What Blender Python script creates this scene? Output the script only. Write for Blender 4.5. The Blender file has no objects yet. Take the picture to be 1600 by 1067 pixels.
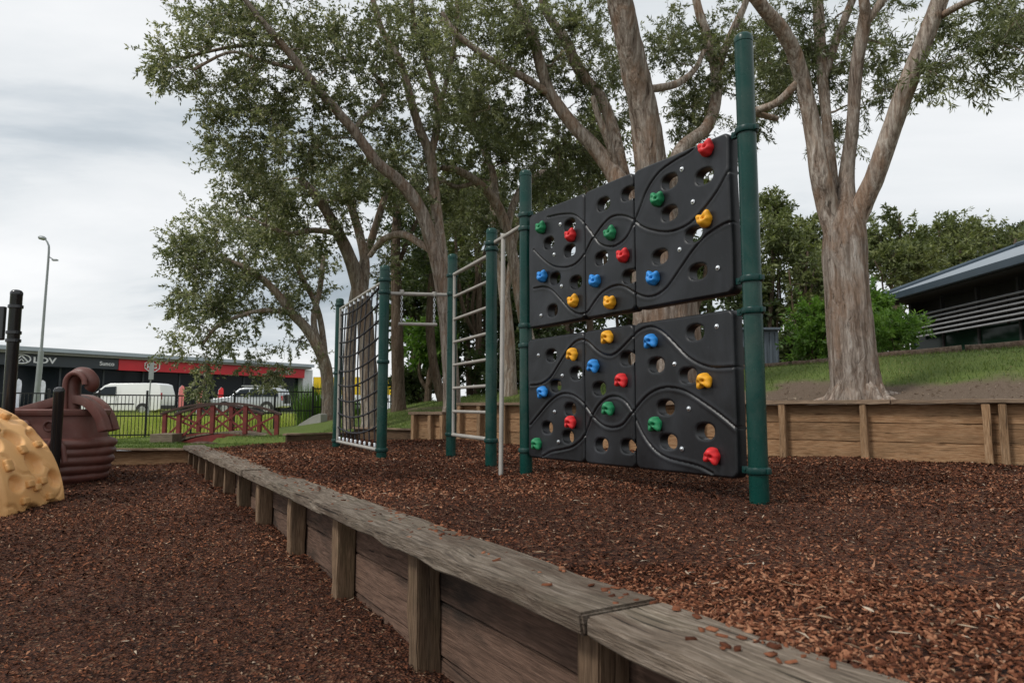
import bpy, bmesh, math, random
import numpy as np
from mathutils import Vector, Matrix

R = math.radians
rng = np.random.default_rng(7)
random.seed(7)
scene = bpy.context.scene
col = scene.collection

# ------------------------------------------------------------------ camera, sky, sun, exposure
F_PX = 1067.0
PITCH = math.atan(105 / 1067.0)
CAM_Z = 0.55
cam_d = bpy.data.cameras.new('camera')
cam = bpy.data.objects.new('camera', cam_d)
col.objects.link(cam)
cam.location = (0, 0, CAM_Z)
cam.rotation_euler = (math.pi / 2 + PITCH, 0, 0)
cam_d.lens = 24.0
cam_d.sensor_width = 36.0
cam_d.clip_start = 0.05
cam_d.clip_end = 3000
cam_d.dof.use_dof = True
cam_d.dof.focus_distance = 5.2
cam_d.dof.aperture_fstop = 5.6
scene.camera = cam

SUN_DIR = Vector((-0.75, -0.42, 1.05)).normalized()      # towards the sun
sun_d = bpy.data.lights.new('sun', 'SUN')
sun_d.energy = 2.0
sun_d.angle = R(11)
sun_d.color = (1.0, 0.96, 0.9)
sun = bpy.data.objects.new('sun', sun_d)
col.objects.link(sun)
sun.rotation_euler = SUN_DIR.to_track_quat('Z', 'Y').to_euler()

world = bpy.data.worlds.new('World')
scene.world = world
world.use_nodes = True
wt = world.node_tree
wt.nodes.clear()
def wn(t, **k):
    n = wt.nodes.new(t)
    for a, b in k.items():
        setattr(n, a, b)
    return n
w_out = wn('ShaderNodeOutputWorld')
sky = wn('ShaderNodeTexSky', sky_type='NISHITA', sun_disc=False)
sky.sun_elevation = math.asin(SUN_DIR.z)
sky.sun_rotation = math.atan2(SUN_DIR.x, SUN_DIR.y)
sky.air_density = 1.0
sky.dust_density = 2.5
bg_sky = wn('ShaderNodeBackground')
bg_sky.inputs['Strength'].default_value = 0.1
wt.links.new(sky.outputs[0], bg_sky.inputs['Color'])
# overcast deck: cloud layer laid out on a flat ceiling above the place
tc = wn('ShaderNodeTexCoord')
sep = wn('ShaderNodeSeparateXYZ')
wt.links.new(tc.outputs['Generated'], sep.inputs[0])
mz = wn('ShaderNodeMath', operation='MAXIMUM'); mz.inputs[1].default_value = 0.0
wt.links.new(sep.outputs['Z'], mz.inputs[0])
az = wn('ShaderNodeMath', operation='ADD'); az.inputs[1].default_value = 0.22
wt.links.new(mz.outputs[0], az.inputs[0])
dx = wn('ShaderNodeMath', operation='DIVIDE'); dy = wn('ShaderNodeMath', operation='DIVIDE')
wt.links.new(sep.outputs['X'], dx.inputs[0]); wt.links.new(az.outputs[0], dx.inputs[1])
wt.links.new(sep.outputs['Y'], dy.inputs[0]); wt.links.new(az.outputs[0], dy.inputs[1])
cmb = wn('ShaderNodeCombineXYZ')
wt.links.new(dx.outputs[0], cmb.inputs[0]); wt.links.new(dy.outputs[0], cmb.inputs[1])
mp = wn('ShaderNodeMapping'); mp.inputs['Location'].default_value = (2.3, 0.6, 0.0)
mp.inputs['Scale'].default_value = (0.55, 1.0, 1.0)
wt.links.new(cmb.outputs[0], mp.inputs[0])
nz = wn('ShaderNodeTexNoise'); nz.inputs['Scale'].default_value = 1.15
nz.inputs['Detail'].default_value = 8; nz.inputs['Roughness'].default_value = 0.55
nz.inputs['Distortion'].default_value = 0.35
wt.links.new(mp.outputs[0], nz.inputs['Vector'])
rp = wn('ShaderNodeValToRGB')
e = rp.color_ramp.elements
e[0].position = 0.28; e[0].color = (0.35, 0.405, 0.45, 1)
e[1].position = 0.66; e[1].color = (0.92, 0.925, 0.93, 1)
k_ = e.new(0.40); k_.color = (0.55, 0.60, 0.64, 1)
k_ = e.new(0.50); k_.color = (0.77, 0.795, 0.81, 1)
wt.links.new(nz.outputs['Fac'], rp.inputs['Fac'])
bg_cl = wn('ShaderNodeBackground'); bg_cl.inputs['Strength'].default_value = 1.0
wt.links.new(rp.outputs['Color'], bg_cl.inputs['Color'])
mixw = wn('ShaderNodeMixShader'); mixw.inputs[0].default_value = 0.92
wt.links.new(bg_sky.outputs[0], mixw.inputs[1]); wt.links.new(bg_cl.outputs[0], mixw.inputs[2])
wt.links.new(mixw.outputs[0], w_out.inputs['Surface'])

scene.view_settings.view_transform = 'Standard'
scene.view_settings.look = 'None'
scene.view_settings.exposure = 0.17
scene.view_settings.gamma = 1.0
scene.view_settings.use_curve_mapping = False
scene.render.engine = 'CYCLES'
scene.cycles.max_bounces = 6
scene.cycles.transparent_max_bounces = 6
scene.cycles.use_denoising = True

# ------------------------------------------------------------------ measuring helpers
_c, _s = math.cos(PITCH), math.sin(PITCH)
def ray(u, v):
    xc = (u - 800) / F_PX; yc = (533.5 - v) / F_PX
    return np.array([xc, _c - _s * yc, _s + _c * yc])
def at(u, v, Y):
    d = ray(u, v)
    return np.array([0, 0, CAM_Z]) + d * (Y / d[1])
def on_plane(u, v, P, Q):
    d = ray(u, v); P = np.array(P, float)[:2]; e = np.array(Q, float)[:2] - P
    e = e / np.linalg.norm(e); n = np.array([-e[1], e[0]])
    t = P.dot(n) / d[:2].dot(n); p = d * t + np.array([0, 0, CAM_Z])
    return float((p[:2] - P).dot(e)), float(p[2])

# ------------------------------------------------------------------ noise (numpy value noise)
_tab = rng.random(65536)
def vnoise(p):
    p = np.asarray(p, float)
    i = np.floor(p).astype(np.int64); f = p - i; f = f * f * (3 - 2 * f)
    def h(a, b, c):
        return _tab[((a * 73856093) ^ (b * 19349663) ^ (c * 83492791)) & 65535]
    x, y, z = i[..., 0], i[..., 1], i[..., 2]
    r = 0
    for ox in (0, 1):
        for oy in (0, 1):
            for oz in (0, 1):
                w = (f[..., 0] if ox else 1 - f[..., 0]) * (f[..., 1] if oy else 1 - f[..., 1]) * (f[..., 2] if oz else 1 - f[..., 2])
                r = r + w * h(x + ox, y + oy, z + oz)
    return r * 2 - 1
def fbm2(x, y, sc, oct=3, seed=0):
    r = 0; a = 1
    for o in range(oct):
        r = r + a * vnoise(np.stack([x * sc + seed, y * sc + 17.3 * seed, np.full_like(x, o * 7.7 + seed)], -1))
        sc *= 2.1; a *= 0.5
    return r

# ------------------------------------------------------------------ object helpers
WL = {}
def wl(o):
    return WL.get(o.name, (0, 0, 0)) if o else (0, 0, 0)
def link(name, data, parent=None, origin=(0, 0, 0), rot=None):
    o = bpy.data.objects.new(name, data)
    col.objects.link(o)
    WL[o.name] = tuple(origin)
    if parent is not None:
        o.parent = parent
        p = wl(parent)
        o.location = (origin[0] - p[0], origin[1] - p[1], origin[2] - p[2])
    else:
        o.location = origin
    if rot is not None:
        o.rotation_euler = rot
    return o
def tag(o, label=None, cat=None, group=None, kind=None):
    if label: o['label'] = label
    if cat: o['category'] = cat
    if group: o['group'] = group
    if kind: o['kind'] = kind
    return o
def thing(name, label, cat, loc, group=None):
    return tag(link(name, None, None, tuple(float(a) for a in loc)), label, cat, group)

class MB:
    """collects shapes in world coordinates, builds one mesh"""
    def __init__(s):
        s.v = []; s.f = []
    def add(s, vs, fs):
        b = len(s.v)
        s.v += [tuple(map(float, q)) for q in vs]
        s.f += [tuple(b + i for i in q) for q in fs]
        return s
    def box(s, c, size, ax=None, rz=0.0):
        hx, hy, hz = size[0] / 2, size[1] / 2, size[2] / 2
        if ax is None:
            X = np.array([math.cos(rz), math.sin(rz), 0]); Y = np.array([-math.sin(rz), math.cos(rz), 0]); Z = np.array([0, 0, 1.0])
        else:
            X, Y, Z = [np.array(a, float) for a in ax]
        c = np.array(c, float)
        vs = [c + X * hx * i + Y * hy * j + Z * hz * k for k in (-1, 1) for j in (-1, 1) for i in (-1, 1)]
        return s.add(vs, [(0, 2, 3, 1), (4, 5, 7, 6), (0, 1, 5, 4), (2, 6, 7, 3), (0, 4, 6, 2), (1, 3, 7, 5)])
    def tube(s, path, rad, n=8, cap=True):
        v, f = tube_np(np.array(path, float), rad, n)
        m = len(path)
        s.add(v, f)
        if cap:
            b = len(s.v) - n * m
            s.f.append(tuple(b + i for i in range(n))[::-1])
            s.f.append(tuple(b + (m - 1) * n + i for i in range(n)))
        return s
    def lathe(s, base, prof, n=20, axis=(0, 0, 1)):
        A = Vector(axis).normalized(); q = A.to_track_quat('Z', 'Y').to_matrix()
        X = np.array(q.col[0]); Y = np.array(q.col[1]); Z = np.array(A); base = np.array(base, float)
        vs = []; fs = []
        for r, h in prof:
            for i in range(n):
                a = 2 * math.pi * i / n
                vs.append(base + Z * h + X * r * math.cos(a) + Y * r * math.sin(a))
        for j in range(len(prof) - 1):
            for i in range(n):
                k = (i + 1) % n
                fs.append((j * n + i, j * n + k, (j + 1) * n + k, (j + 1) * n + i))
        fs.append(tuple(range(n))[::-1]); fs.append(tuple((len(prof) - 1) * n + i for i in range(n)))
        return s.add(vs, fs)
    def prism(s, pts, off):
        """closed outline of 3D points, pushed along off"""
        n = len(pts); pts = [np.array(p, float) for p in pts]; off = np.array(off, float)
        vs = pts + [p + off for p in pts]
        fs = [tuple(range(n))[::-1], tuple(range(n, 2 * n))] + [(i, (i + 1) % n, n + (i + 1) % n, n + i) for i in range(n)]
        return s.add(vs, fs)
    def build(s, name, mat, parent=None, origin=None, smooth=None, bevel=0.0, fix=True, segs=2):
        if origin is None:
            a = np.array(s.v); origin = tuple((a.min(0) + a.max(0)) / 2)
        origin = tuple(float(a) for a in origin)
        me = bpy.data.meshes.new(name)
        me.from_pydata([(x - origin[0], y - origin[1], z - origin[2]) for x, y, z in s.v], [], s.f)
        if fix or bevel:
            bm = bmesh.new(); bm.from_mesh(me)
            bmesh.ops.recalc_face_normals(bm, faces=bm.faces[:])
            if bevel:
                es = [ed for ed in bm.edges if len(ed.link_faces) == 2 and ed.calc_face_angle(0) > 0.6]
                bmesh.ops.bevel(bm, geom=es, offset=bevel, segments=segs, affect='EDGES', profile=0.6, clamp_overlap=True)
            bm.to_mesh(me); bm.free()
        if smooth is not None:
            me.shade_smooth(); me.set_sharp_from_angle(angle=R(smooth))
        me.materials.append(mat)
        return link(name, me, parent, origin)

def tube_np(path, rad, n=8, rough=0.0, rs=3.0, seed=0.0, lobes=0.0):
    m = len(path); rad = np.broadcast_to(np.array(rad, float), (m,))
    tan = np.gradient(path, axis=0); tan /= np.linalg.norm(tan, axis=1)[:, None] + 1e-9
    up = np.array([1.0, 0, 0]) if abs(tan[0, 0]) < 0.8 else np.array([0, 1.0, 0])
    X = np.cross(tan[0], up); X /= np.linalg.norm(X)
    ang = np.arange(n) * 2 * math.pi / n
    V = np.zeros((m, n, 3))
    for i in range(m):
        X = X - tan[i] * X.dot(tan[i]); X /= np.linalg.norm(X) + 1e-9
        Y = np.cross(tan[i], X)
        V[i] = path[i] + rad[i] * (np.cos(ang)[:, None] * X + np.sin(ang)[:, None] * Y)
    if rough > 0 or lobes > 0:
        D = V - path[:, None, :]
        P = V.reshape(-1, 3).copy()
        q = P * np.array([rs, rs, rs * 0.22]) + seed
        k = 1 + rough * (vnoise(q * 2.2) + 0.7 * vnoise(q * 5.1 + 9) + (0.55 * np.abs(vnoise(q * np.array([9.0, 9.0, 6.0]) + 4)) if n > 30 else 0)) + lobes * vnoise(np.stack([P[:, 0] * 4, P[:, 1] * 4, P[:, 2] * 0.5], -1) + seed)
        V = path[:, None, :] + D * k.reshape(m, n, 1)
    idx = np.arange(m * n).reshape(m, n)
    nx = np.roll(idx, -1, axis=1)
    f = np.stack([idx[:-1], nx[:-1], nx[1:], idx[1:]], -1).reshape(-1, 4)
    return V.reshape(-1, 3), f.tolist()

def np_mesh(name, V, Fc, mat, parent=None, origin=(0, 0, 0), tint=None, smooth=False):
    """fast mesh from arrays, Fc (n,k)"""
    V = np.asarray(V, np.float32) - np.array(origin, np.float32)
    Fc = np.asarray(Fc, np.int32); n, k = Fc.shape
    me = bpy.data.meshes.new(name)
    me.vertices.add(len(V)); me.vertices.foreach_set('co', V.ravel())
    me.loops.add(n * k); me.loops.foreach_set('vertex_index', Fc.ravel())
    me.polygons.add(n); me.polygons.foreach_set('loop_start', np.arange(0, n * k, k, dtype=np.int32))
    if smooth: me.polygons.foreach_set('use_smooth', np.ones(n, bool))
    me.update(calc_edges=True)
    if tint is not None:
        a = me.attributes.new('tint', 'FLOAT', 'FACE'); a.data.foreach_set('value', np.asarray(tint, np.float32))
    me.materials.append(mat)
    return link(name, me, parent, origin)

def catmull(pts, n=6):
    P = np.array(pts, float); P = np.vstack([2 * P[0] - P[1], P, 2 * P[-1] - P[-2]])
    out = []
    for i in range(1, len(P) - 2):
        for t in np.arange(n) / n:
            a, b, c, d = P[i - 1], P[i], P[i + 1], P[i + 2]
            out.append(0.5 * (2 * b + (c - a) * t + (2 * a - 5 * b + 4 * c - d) * t * t + (3 * b - a - 3 * c + d) * t ** 3))
    out.append(P[-2])
    return np.array(out)
def inside(x, y, poly):
    r = np.zeros(np.shape(x), bool); n = len(poly)
    for i in range(n):
        x0, y0 = poly[i]; x1, y1 = poly[(i + 1) % n]
        if y0 == y1: continue
        c = ((y0 > y) != (y1 > y)) & (x < (x1 - x0) * (y - y0) / (y1 - y0) + x0)
        r ^= c
    return r

# ------------------------------------------------------------------ materials
class NT:
    def __init__(s, name):
        s.m = bpy.data.materials.new(name); s.m.use_nodes = True
        s.t = s.m.node_tree; s.t.nodes.clear()
        s.out = s.n('ShaderNodeOutputMaterial'); s.b = s.n('ShaderNodeBsdfPrincipled')
        s.l(s.b.outputs[0], s.out.inputs['Surface'])
    def n(s, t, **k):
        nd = s.t.nodes.new(t)
        for a, b in k.items(): setattr(nd, a, b)
        return nd
    def l(s, a, b): s.t.links.new(a, b)
    def coord(s, scale=(1, 1, 1), obj_random=False):
        t = s.n('ShaderNodeTexCoord'); m = s.n('ShaderNodeMapping'); m.inputs['Scale'].default_value = scale
        s.l(t.outputs['Object'], m.inputs[0])
        if obj_random:
            oi = s.n('ShaderNodeObjectInfo'); mu = s.n('ShaderNodeMath', operation='MULTIPLY'); mu.inputs[1].default_value = 37.0
            s.l(oi.outputs['Random'], mu.inputs[0])
            cb = s.n('ShaderNodeCombineXYZ')
            for i in range(3): s.l(mu.outputs[0], cb.inputs[i])
            s.l(cb.outputs[0], m.inputs['Location'])
        return m.outputs[0]
    def noise(s, vec, scale, detail=4, rough=0.55, dist=0.0):
        n = s.n('ShaderNodeTexNoise'); n.inputs['Scale'].default_value = scale; n.inputs['Detail'].default_value = detail
        n.inputs['Roughness'].default_value = rough; n.inputs['Distortion'].default_value = dist
        if vec is not None: s.l(vec, n.inputs['Vector'])
        return n.outputs['Fac']
    def ramp(s, fac, stops):
        r = s.n('ShaderNodeValToRGB'); el = r.color_ramp.elements
        el[0].position = stops[0][0]; el[0].color = (*stops[0][1], 1); el[1].position = stops[-1][0]; el[1].color = (*stops[-1][1], 1)
        for p, c in stops[1:-1]:
            q = el.new(p); q.color = (*c, 1)
        s.l(fac, r.inputs['Fac']); return r.outputs['Color']
    def mix(s, fac, a, b, mode='MIX'):
        m = s.n('ShaderNodeMix', data_type='RGBA', blend_type=mode)
        for sock, val in ((m.inputs[0], fac), (m.inputs[6], a), (m.inputs[7], b)):
            if hasattr(val, 'links'): s.l(val, sock)
            elif isinstance(val, (tuple, list)): sock.default_value = (*val, 1)
            else: sock.default_value = val
        return m.outputs[2]
    def bump(s, h, strength=0.4, dist=0.01):
        b = s.n('ShaderNodeBump'); b.inputs['Strength'].default_value = strength; b.inputs['Distance'].default_value = dist
        s.l(h, b.inputs['Height']); s.l(b.outputs[0], s.b.inputs['Normal'])
    def base(s, c):
        if hasattr(c, 'links'): s.l(c, s.b.inputs['Base Color'])
        else: s.b.inputs['Base Color'].default_value = (*c, 1)
    def set(s, **k):
        for a, v in k.items(): s.b.inputs[a.replace('_', ' ')].default_value = v
        return s

def plain(name, c, rough=0.5, metal=0.0, var=0.12, scale=4.0, bump=0.0, coat=0.0, bscale=60, spec=None, dust=0.0, dcol=(0.33, 0.29, 0.25)):
    t = NT(name); vec = t.coord()
    f = t.noise(vec, scale, 5)
    d = tuple(x * (1 - var) for x in c); l = tuple(min(1, x * (1 + var)) for x in c)
    cc = t.ramp(f, [(0.3, d), (0.7, l)])
    if dust:                                                   # worn, dusty film in uneven smears and fine scratches
        sm = t.ramp(t.noise(t.coord((1, 1, 0.6)), 3.5, 8, 0.7, 0.6), [(0.42, (0, 0, 0)), (0.75, (dust * 2.2,) * 3)])
        cc = t.mix(sm, cc, dcol)
        sp = t.ramp(t.noise(t.coord((1, 1, 0.25)), 90, 3, 0.6), [(0.66, (0, 0, 0)), (0.74, (dust * 2.5,) * 3)])
        cc = t.mix(sp, cc, tuple(x * 1.3 for x in dcol))
        rr = t.n('ShaderNodeMapRange'); rr.inputs['To Min'].default_value = rough * 0.85; rr.inputs['To Max'].default_value = min(1, rough * 1.7)
        t.l(t.noise(t.coord(), 5, 6, 0.7), rr.inputs['Value']); t.l(rr.outputs[0], t.b.inputs['Roughness'])
    t.base(cc)
    t.set(Roughness=rough, Metallic=metal)
    if spec is not None: t.set(Specular_IOR_Level=spec)
    if coat: t.set(Coat_Weight=coat, Coat_Roughness=0.15)
    if bump:
        t.bump(t.noise(vec, bscale, 4), bump, 0.004)
    return t.m

def timber(name, cols, stain=(0.05, 0.045, 0.035), stain_amt=0.5, green=0.0, rough=0.85, bump=0.5, tintvar=0.25):
    """sawn timber, grain along local X"""
    t = NT(name)
    vec = t.coord((1.0, 9.0, 9.0), True); vec2 = t.coord((0.7, 2.2, 2.2), True)
    grain = t.noise(vec, 7.0, 7, 0.65, 0.6)
    fine = t.noise(t.coord((1.2, 40.0, 40.0), True), 6.0, 4, 0.6)
    c = t.ramp(grain, [(0.25, cols[0]), (0.5, cols[1]), (0.75, cols[2])])
    c = t.mix(0.55, c, t.ramp(fine, [(0.35, (0.25, 0.25, 0.25)), (0.62, (1.08, 1.08, 1.08))]), 'MULTIPLY')
    blot = t.noise(vec2, 2.2, 5, 0.6)
    bm = t.ramp(blot, [(0.50, (0, 0, 0)), (0.68, (stain_amt,) * 3)])
    c = t.mix(bm, c, stain)
    ck = t.noise(t.coord((0.55, 16.0, 16.0), True), 4.5, 3, 0.5, 0.5)                 # drying cracks along the grain
    ckm = t.ramp(ck, [(0.655, (0, 0, 0)), (0.675, (0.85, 0.85, 0.85))]); c = t.mix(ckm, c, tuple(x * 0.3 for x in cols[0]))
    if green:
        g = t.ramp(t.noise(t.coord((1, 1.5, 1.5), True), 3.1, 4), [(0.52, (0, 0, 0)), (0.7, (green,) * 3)])
        c = t.mix(g, c, (0.10, 0.12, 0.05))
    # knots
    vo = t.n('ShaderNodeTexVoronoi'); vo.inputs['Scale'].default_value = 1.7
    t.l(t.coord((0.9, 2.6, 2.6), True), vo.inputs['Vector'])
    kn = t.ramp(vo.outputs['Distance'], [(0.0, (0.8, 0.8, 0.8)), (0.09, (0, 0, 0))])
    c = t.mix(kn, c, tuple(x * 0.35 for x in cols[0]))
    oi = t.n('ShaderNodeObjectInfo')
    tv = t.ramp(oi.outputs['Random'], [(0.0, (1 - tintvar,) * 3), (1.0, (1 + tintvar * 0.5, 1 + tintvar * 0.45, 1 + tintvar * 0.4))])
    c = t.mix(1.0, c, tv, 'MULTIPLY')
    t.base(c); t.set(Roughness=rough, Specular_IOR_Level=0.25)
    ad = t.n('ShaderNodeMath', operation='ADD'); t.l(grain, ad.inputs[0]); t.l(fine, ad.inputs[1])
    sb = t.n('ShaderNodeMath', operation='SUBTRACT'); t.l(ad.outputs[0], sb.inputs[0]); t.l(ckm, sb.inputs[1])
    t.bump(sb.outputs[0], bump, 0.007)
    return t.m

def leafmat(name, stops, trans=0.35, rough=0.5):
    t = NT(name)
    a = t.n('ShaderNodeAttribute', attribute_name='tint')
    c = t.ramp(a.outputs['Fac'], stops)
    t.base(c); t.set(Roughness=rough, Specular_IOR_Level=0.35)
    tr = t.n('ShaderNodeBsdfTranslucent'); t.l(t.mix(1.0, c, (1.08, 1.15, 0.68), 'MULTIPLY'), tr.inputs['Color'])
    ms = t.n('ShaderNodeMixShader'); ms.inputs[0].default_value = trans
    t.l(t.b.outputs[0], ms.inputs[1]); t.l(tr.outputs[0], ms.inputs[2]); t.l(ms.outputs[0], t.out.inputs['Surface'])
    return t.m

def chipmat(name, stops, rough=0.8):
    t = NT(name)
    a = t.n('ShaderNodeAttribute', attribute_name='tint')
    c = t.ramp(a.outputs['Fac'], stops)
    f = t.noise(t.coord((1, 1, 1)), 160, 3)
    c = t.mix(0.5, c, t.ramp(f, [(0.3, (0.45, 0.45, 0.45)), (0.7, (1.15, 1.15, 1.15))]), 'MULTIPLY')
    t.base(c); t.set(Roughness=0.95, Specular_IOR_Level=0.12)
    return t.m

def barkmat(name, cols, sc=1.0, bump=0.8):
    """fibrous papery bark: long vertical strips, flaking patches"""
    t = NT(name)
    wob = t.n('ShaderNodeTexNoise'); wob.inputs['Scale'].default_value = 2.2; wob.inputs['Detail'].default_value = 3
    t.l(t.coord(), wob.inputs['Vector'])
    def warped(scale, amt):
        m = t.n('ShaderNodeMix', data_type='RGBA', blend_type='ADD'); m.inputs[0].default_value = amt
        t.l(t.coord(scale), m.inputs[6]); t.l(wob.outputs['Color'], m.inputs[7]); return m.outputs[2]
    a = t.noise(warped((1, 1, 0.09), 0.10), 22 * sc, 8, 0.68, 0.3)          # long strips
    f = t.noise(warped((1, 1, 0.22), 0.05), 55 * sc, 6, 0.7, 0.2)           # fine fibres
    b = t.noise(warped((1, 1, 0.4), 0.2), 4.5 * sc, 6, 0.62, 0.5)           # flaked patches
    e = t.noise(warped((1, 1, 0.25), 0.15), 9 * sc, 7, 0.7, 1.2)
    c = t.ramp(a, [(0.30, cols[0]), (0.42, cols[1]), (0.55, cols[2]), (0.72, cols[3])])
    c = t.mix(t.ramp(b, [(0.46, (0, 0, 0)), (0.62, (0.6, 0.6, 0.6))]), c, cols[4])
    c = t.mix(0.55, c, t.ramp(f, [(0.32, (0.35, 0.33, 0.31)), (0.6, (1.1, 1.1, 1.1))]), 'MULTIPLY')
    c = t.mix(t.ramp(e, [(0.60, (0, 0, 0)), (0.66, (0.8, 0.8, 0.8))]), c, tuple(x * 0.55 for x in cols[0]))
    t.base(c); t.set(Roughness=0.92, Specular_IOR_Level=0.15)
    ad = t.n('ShaderNodeMath', operation='ADD'); t.l(a, ad.inputs[0])
    mu = t.n('ShaderNodeMath', operation='MULTIPLY'); mu.inputs[1].default_value = 0.5; t.l(f, mu.inputs[0]); t.l(mu.outputs[0], ad.inputs[1])
    ad2 = t.n('ShaderNodeMath', operation='SUBTRACT'); t.l(ad.outputs[0], ad2.inputs[0]); t.l(e, ad2.inputs[1])
    t.bump(ad2.outputs[0], bump, 0.04)
    return t.m

M = {}
M['post'] = plain('green_post_paint', (0.002, 0.040, 0.032), 0.22, 0, 0.18, 3, spec=0.27, dust=0.05)
M['clamp'] = plain('green_clamp', (0.002, 0.034, 0.030), 0.3, 0, 0.15, 6, spec=0.3, dust=0.06)
M['grey_bar'] = plain('grey_powder_coat', (0.33, 0.31, 0.28), 0.45, 0, 0.12, 5)
M['bolt'] = plain('zinc_bolt', (0.6, 0.62, 0.64), 0.3, 0.9, 0.1, 8)
M['black_plastic'] = plain('black_plastic', (0.007, 0.0075, 0.009), 0.31, 0, 0.35, 2.2, bump=0.05, bscale=30, spec=0.42, dust=0.026, dcol=(0.27, 0.29, 0.34))
for k, c in dict(red=(0.62, 0.012, 0.016), green=(0.006, 0.20, 0.075), blue=(0.015, 0.22, 0.62), yellow=(0.78, 0.36, 0.01)).items():
    M['hold_' + k] = plain(k + '_plastic', c, 0.42, 0, 0.15, 14, dust=0.10)
M['rope'] = plain('black_rope', (0.02, 0.02, 0.024), 0.8, 0, 0.3, 40, bump=0.4, bscale=120)
M['cap'] = timber('weathered_cap_timber', [(0.05, 0.037, 0.028), (0.20, 0.158, 0.12), (0.39, 0.33, 0.27)], (0.075, 0.046, 0.03), 0.65, 0.10, 0.9, 1.0)
M['old_post'] = timber('weathered_post_timber', [(0.10, 0.062, 0.037), (0.20, 0.13, 0.08), (0.31, 0.215, 0.14)], (0.045, 0.035, 0.025), 0.6, 0.15)
M['old_plank'] = timber('dark_plank_timber', [(0.075, 0.045, 0.032), (0.15, 0.092, 0.066), (0.22, 0.142, 0.105)], (0.02, 0.017, 0.014), 0.85)
M['new_post'] = timber('pine_post', [(0.21, 0.115, 0.055), (0.36, 0.225, 0.125), (0.49, 0.335, 0.21)], (0.14, 0.10, 0.06), 0.4)
M['new_plank'] = timber('pine_plank', [(0.20, 0.10, 0.045), (0.36, 0.21, 0.11), (0.49, 0.325, 0.19)], (0.15, 0.10, 0.055), 0.5)
M['new_cap'] = timber('pine_cap', [(0.16, 0.105, 0.07), (0.27, 0.19, 0.13), (0.36, 0.27, 0.19)], (0.10, 0.08, 0.055), 0.5)
M['edge_plank'] = timber('dark_edging_timber', [(0.08, 0.045, 0.025), (0.15, 0.09, 0.05), (0.22, 0.145, 0.085)], (0.04, 0.03, 0.02), 0.6)
M['lower_mulch'] = None
PAPER = [(0.07, 0.048, 0.036), (0.20, 0.155, 0.125), (0.36, 0.305, 0.26), (0.54, 0.49, 0.445), (0.27, 0.165, 0.105)]
M['bark'] = barkmat('paperbark', [tuple(min(1, x * 1.22) for x in c) for c in PAPER])
M['bark_big'] = barkmat('paperbark_trunk', PAPER, 0.8, 1.0)
M['bark_dark'] = barkmat('dark_bark', [(0.03, 0.022, 0.016), (0.09, 0.065, 0.045), (0.16, 0.12, 0.09), (0.22, 0.175, 0.14), (0.11, 0.07, 0.05)])
M['twig'] = plain('twig_bark', (0.11, 0.08, 0.06), 0.9, 0, 0.3, 9)
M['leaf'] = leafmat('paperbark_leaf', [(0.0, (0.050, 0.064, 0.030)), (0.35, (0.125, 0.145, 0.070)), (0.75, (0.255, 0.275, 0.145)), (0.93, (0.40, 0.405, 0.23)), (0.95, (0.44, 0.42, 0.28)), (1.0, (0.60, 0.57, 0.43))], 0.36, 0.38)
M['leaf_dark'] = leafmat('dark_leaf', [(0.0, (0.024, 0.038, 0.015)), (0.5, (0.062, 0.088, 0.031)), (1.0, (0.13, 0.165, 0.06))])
M['leaf_bright'] = leafmat('bright_leaf', [(0.0, (0.04, 0.09, 0.014)), (0.5, (0.10, 0.20, 0.03)), (1.0, (0.21, 0.34, 0.065))], 0.4)
M['leaf_forest'] = leafmat('forest_leaf', [(0.0, (0.05, 0.065, 0.026)), (0.5, (0.12, 0.145, 0.052)), (1.0, (0.24, 0.26, 0.10))], 0.35)
M['chips'] = chipmat('bark_chips', [(0.0, (0.026, 0.010, 0.006)), (0.3, (0.115, 0.041, 0.022)), (0.65, (0.235, 0.090, 0.047)), (0.92, (0.38, 0.185, 0.105)), (0.96, (0.33, 0.21, 0.14)), (1.0, (0.44, 0.34, 0.25))])
M['dry_leaf'] = chipmat('dry_leaves', [(0.0, (0.16, 0.10, 0.06)), (0.5, (0.34, 0.25, 0.17)), (1.0, (0.52, 0.44, 0.34))], 0.7)
M['grass'] = leafmat('lawn_blades', [(0.0, (0.05, 0.085, 0.018)), (0.5, (0.115, 0.165, 0.035)), (0.85, (0.20, 0.235, 0.065)), (1.0, (0.34, 0.31, 0.15))], 0.3)
M['tall_grass'] = leafmat('verge_grass', [(0.0, (0.16, 0.22, 0.03)), (0.5, (0.34, 0.40, 0.08)), (1.0, (0.56, 0.53, 0.22))], 0.4)

# ------------------------------------------------------------------ layout of the ground
NW_P = np.array([0.39, 1.315]); NW_D = np.array([-0.5183, 0.8552]); NW_N = np.array([0.8552, 0.5183])   # near timber wall: outer cap edge
def nw(s, off=0.0, z=0.0):
    p = NW_P + NW_D * s + NW_N * off
    return np.array([p[0], p[1], z])
BW_0 = np.array([-1.61, 11.5]); BW_D = np.array([0.803, -0.596]); BW_N = np.array([0.596, 0.803])       # back retaining wall line, N points uphill
def bw(s, t=0.0, z=0.0):
    p = BW_0 + BW_D * s + BW_N * t
    return np.array([p[0], p[1], z])
NW_LEN = 9.3
UPPER = [tuple(nw(-4.2, 0.2)[:2]), tuple(nw(NW_LEN, 0.2)[:2]), (-3.72, 11.42), (-2.80, 12.38), tuple(bw(0, 0.0)[:2]), tuple(bw(12.5, 0.0)[:2]), (8.4, -2.5)]
UPPER_G = UPPER[:4] + [tuple(bw(-1.5, 0.16)[:2]), tuple(bw(0, 0.16)[:2]), tuple(bw(12.5, 0.16)[:2]), (8.4, -2.5)]
LOWER = [tuple(nw(-4.2, 0.19)[:2]), tuple(nw(NW_LEN, 0.19)[:2]), (-15, 9.33), (-15, -3), (2.6, -3)]

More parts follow.
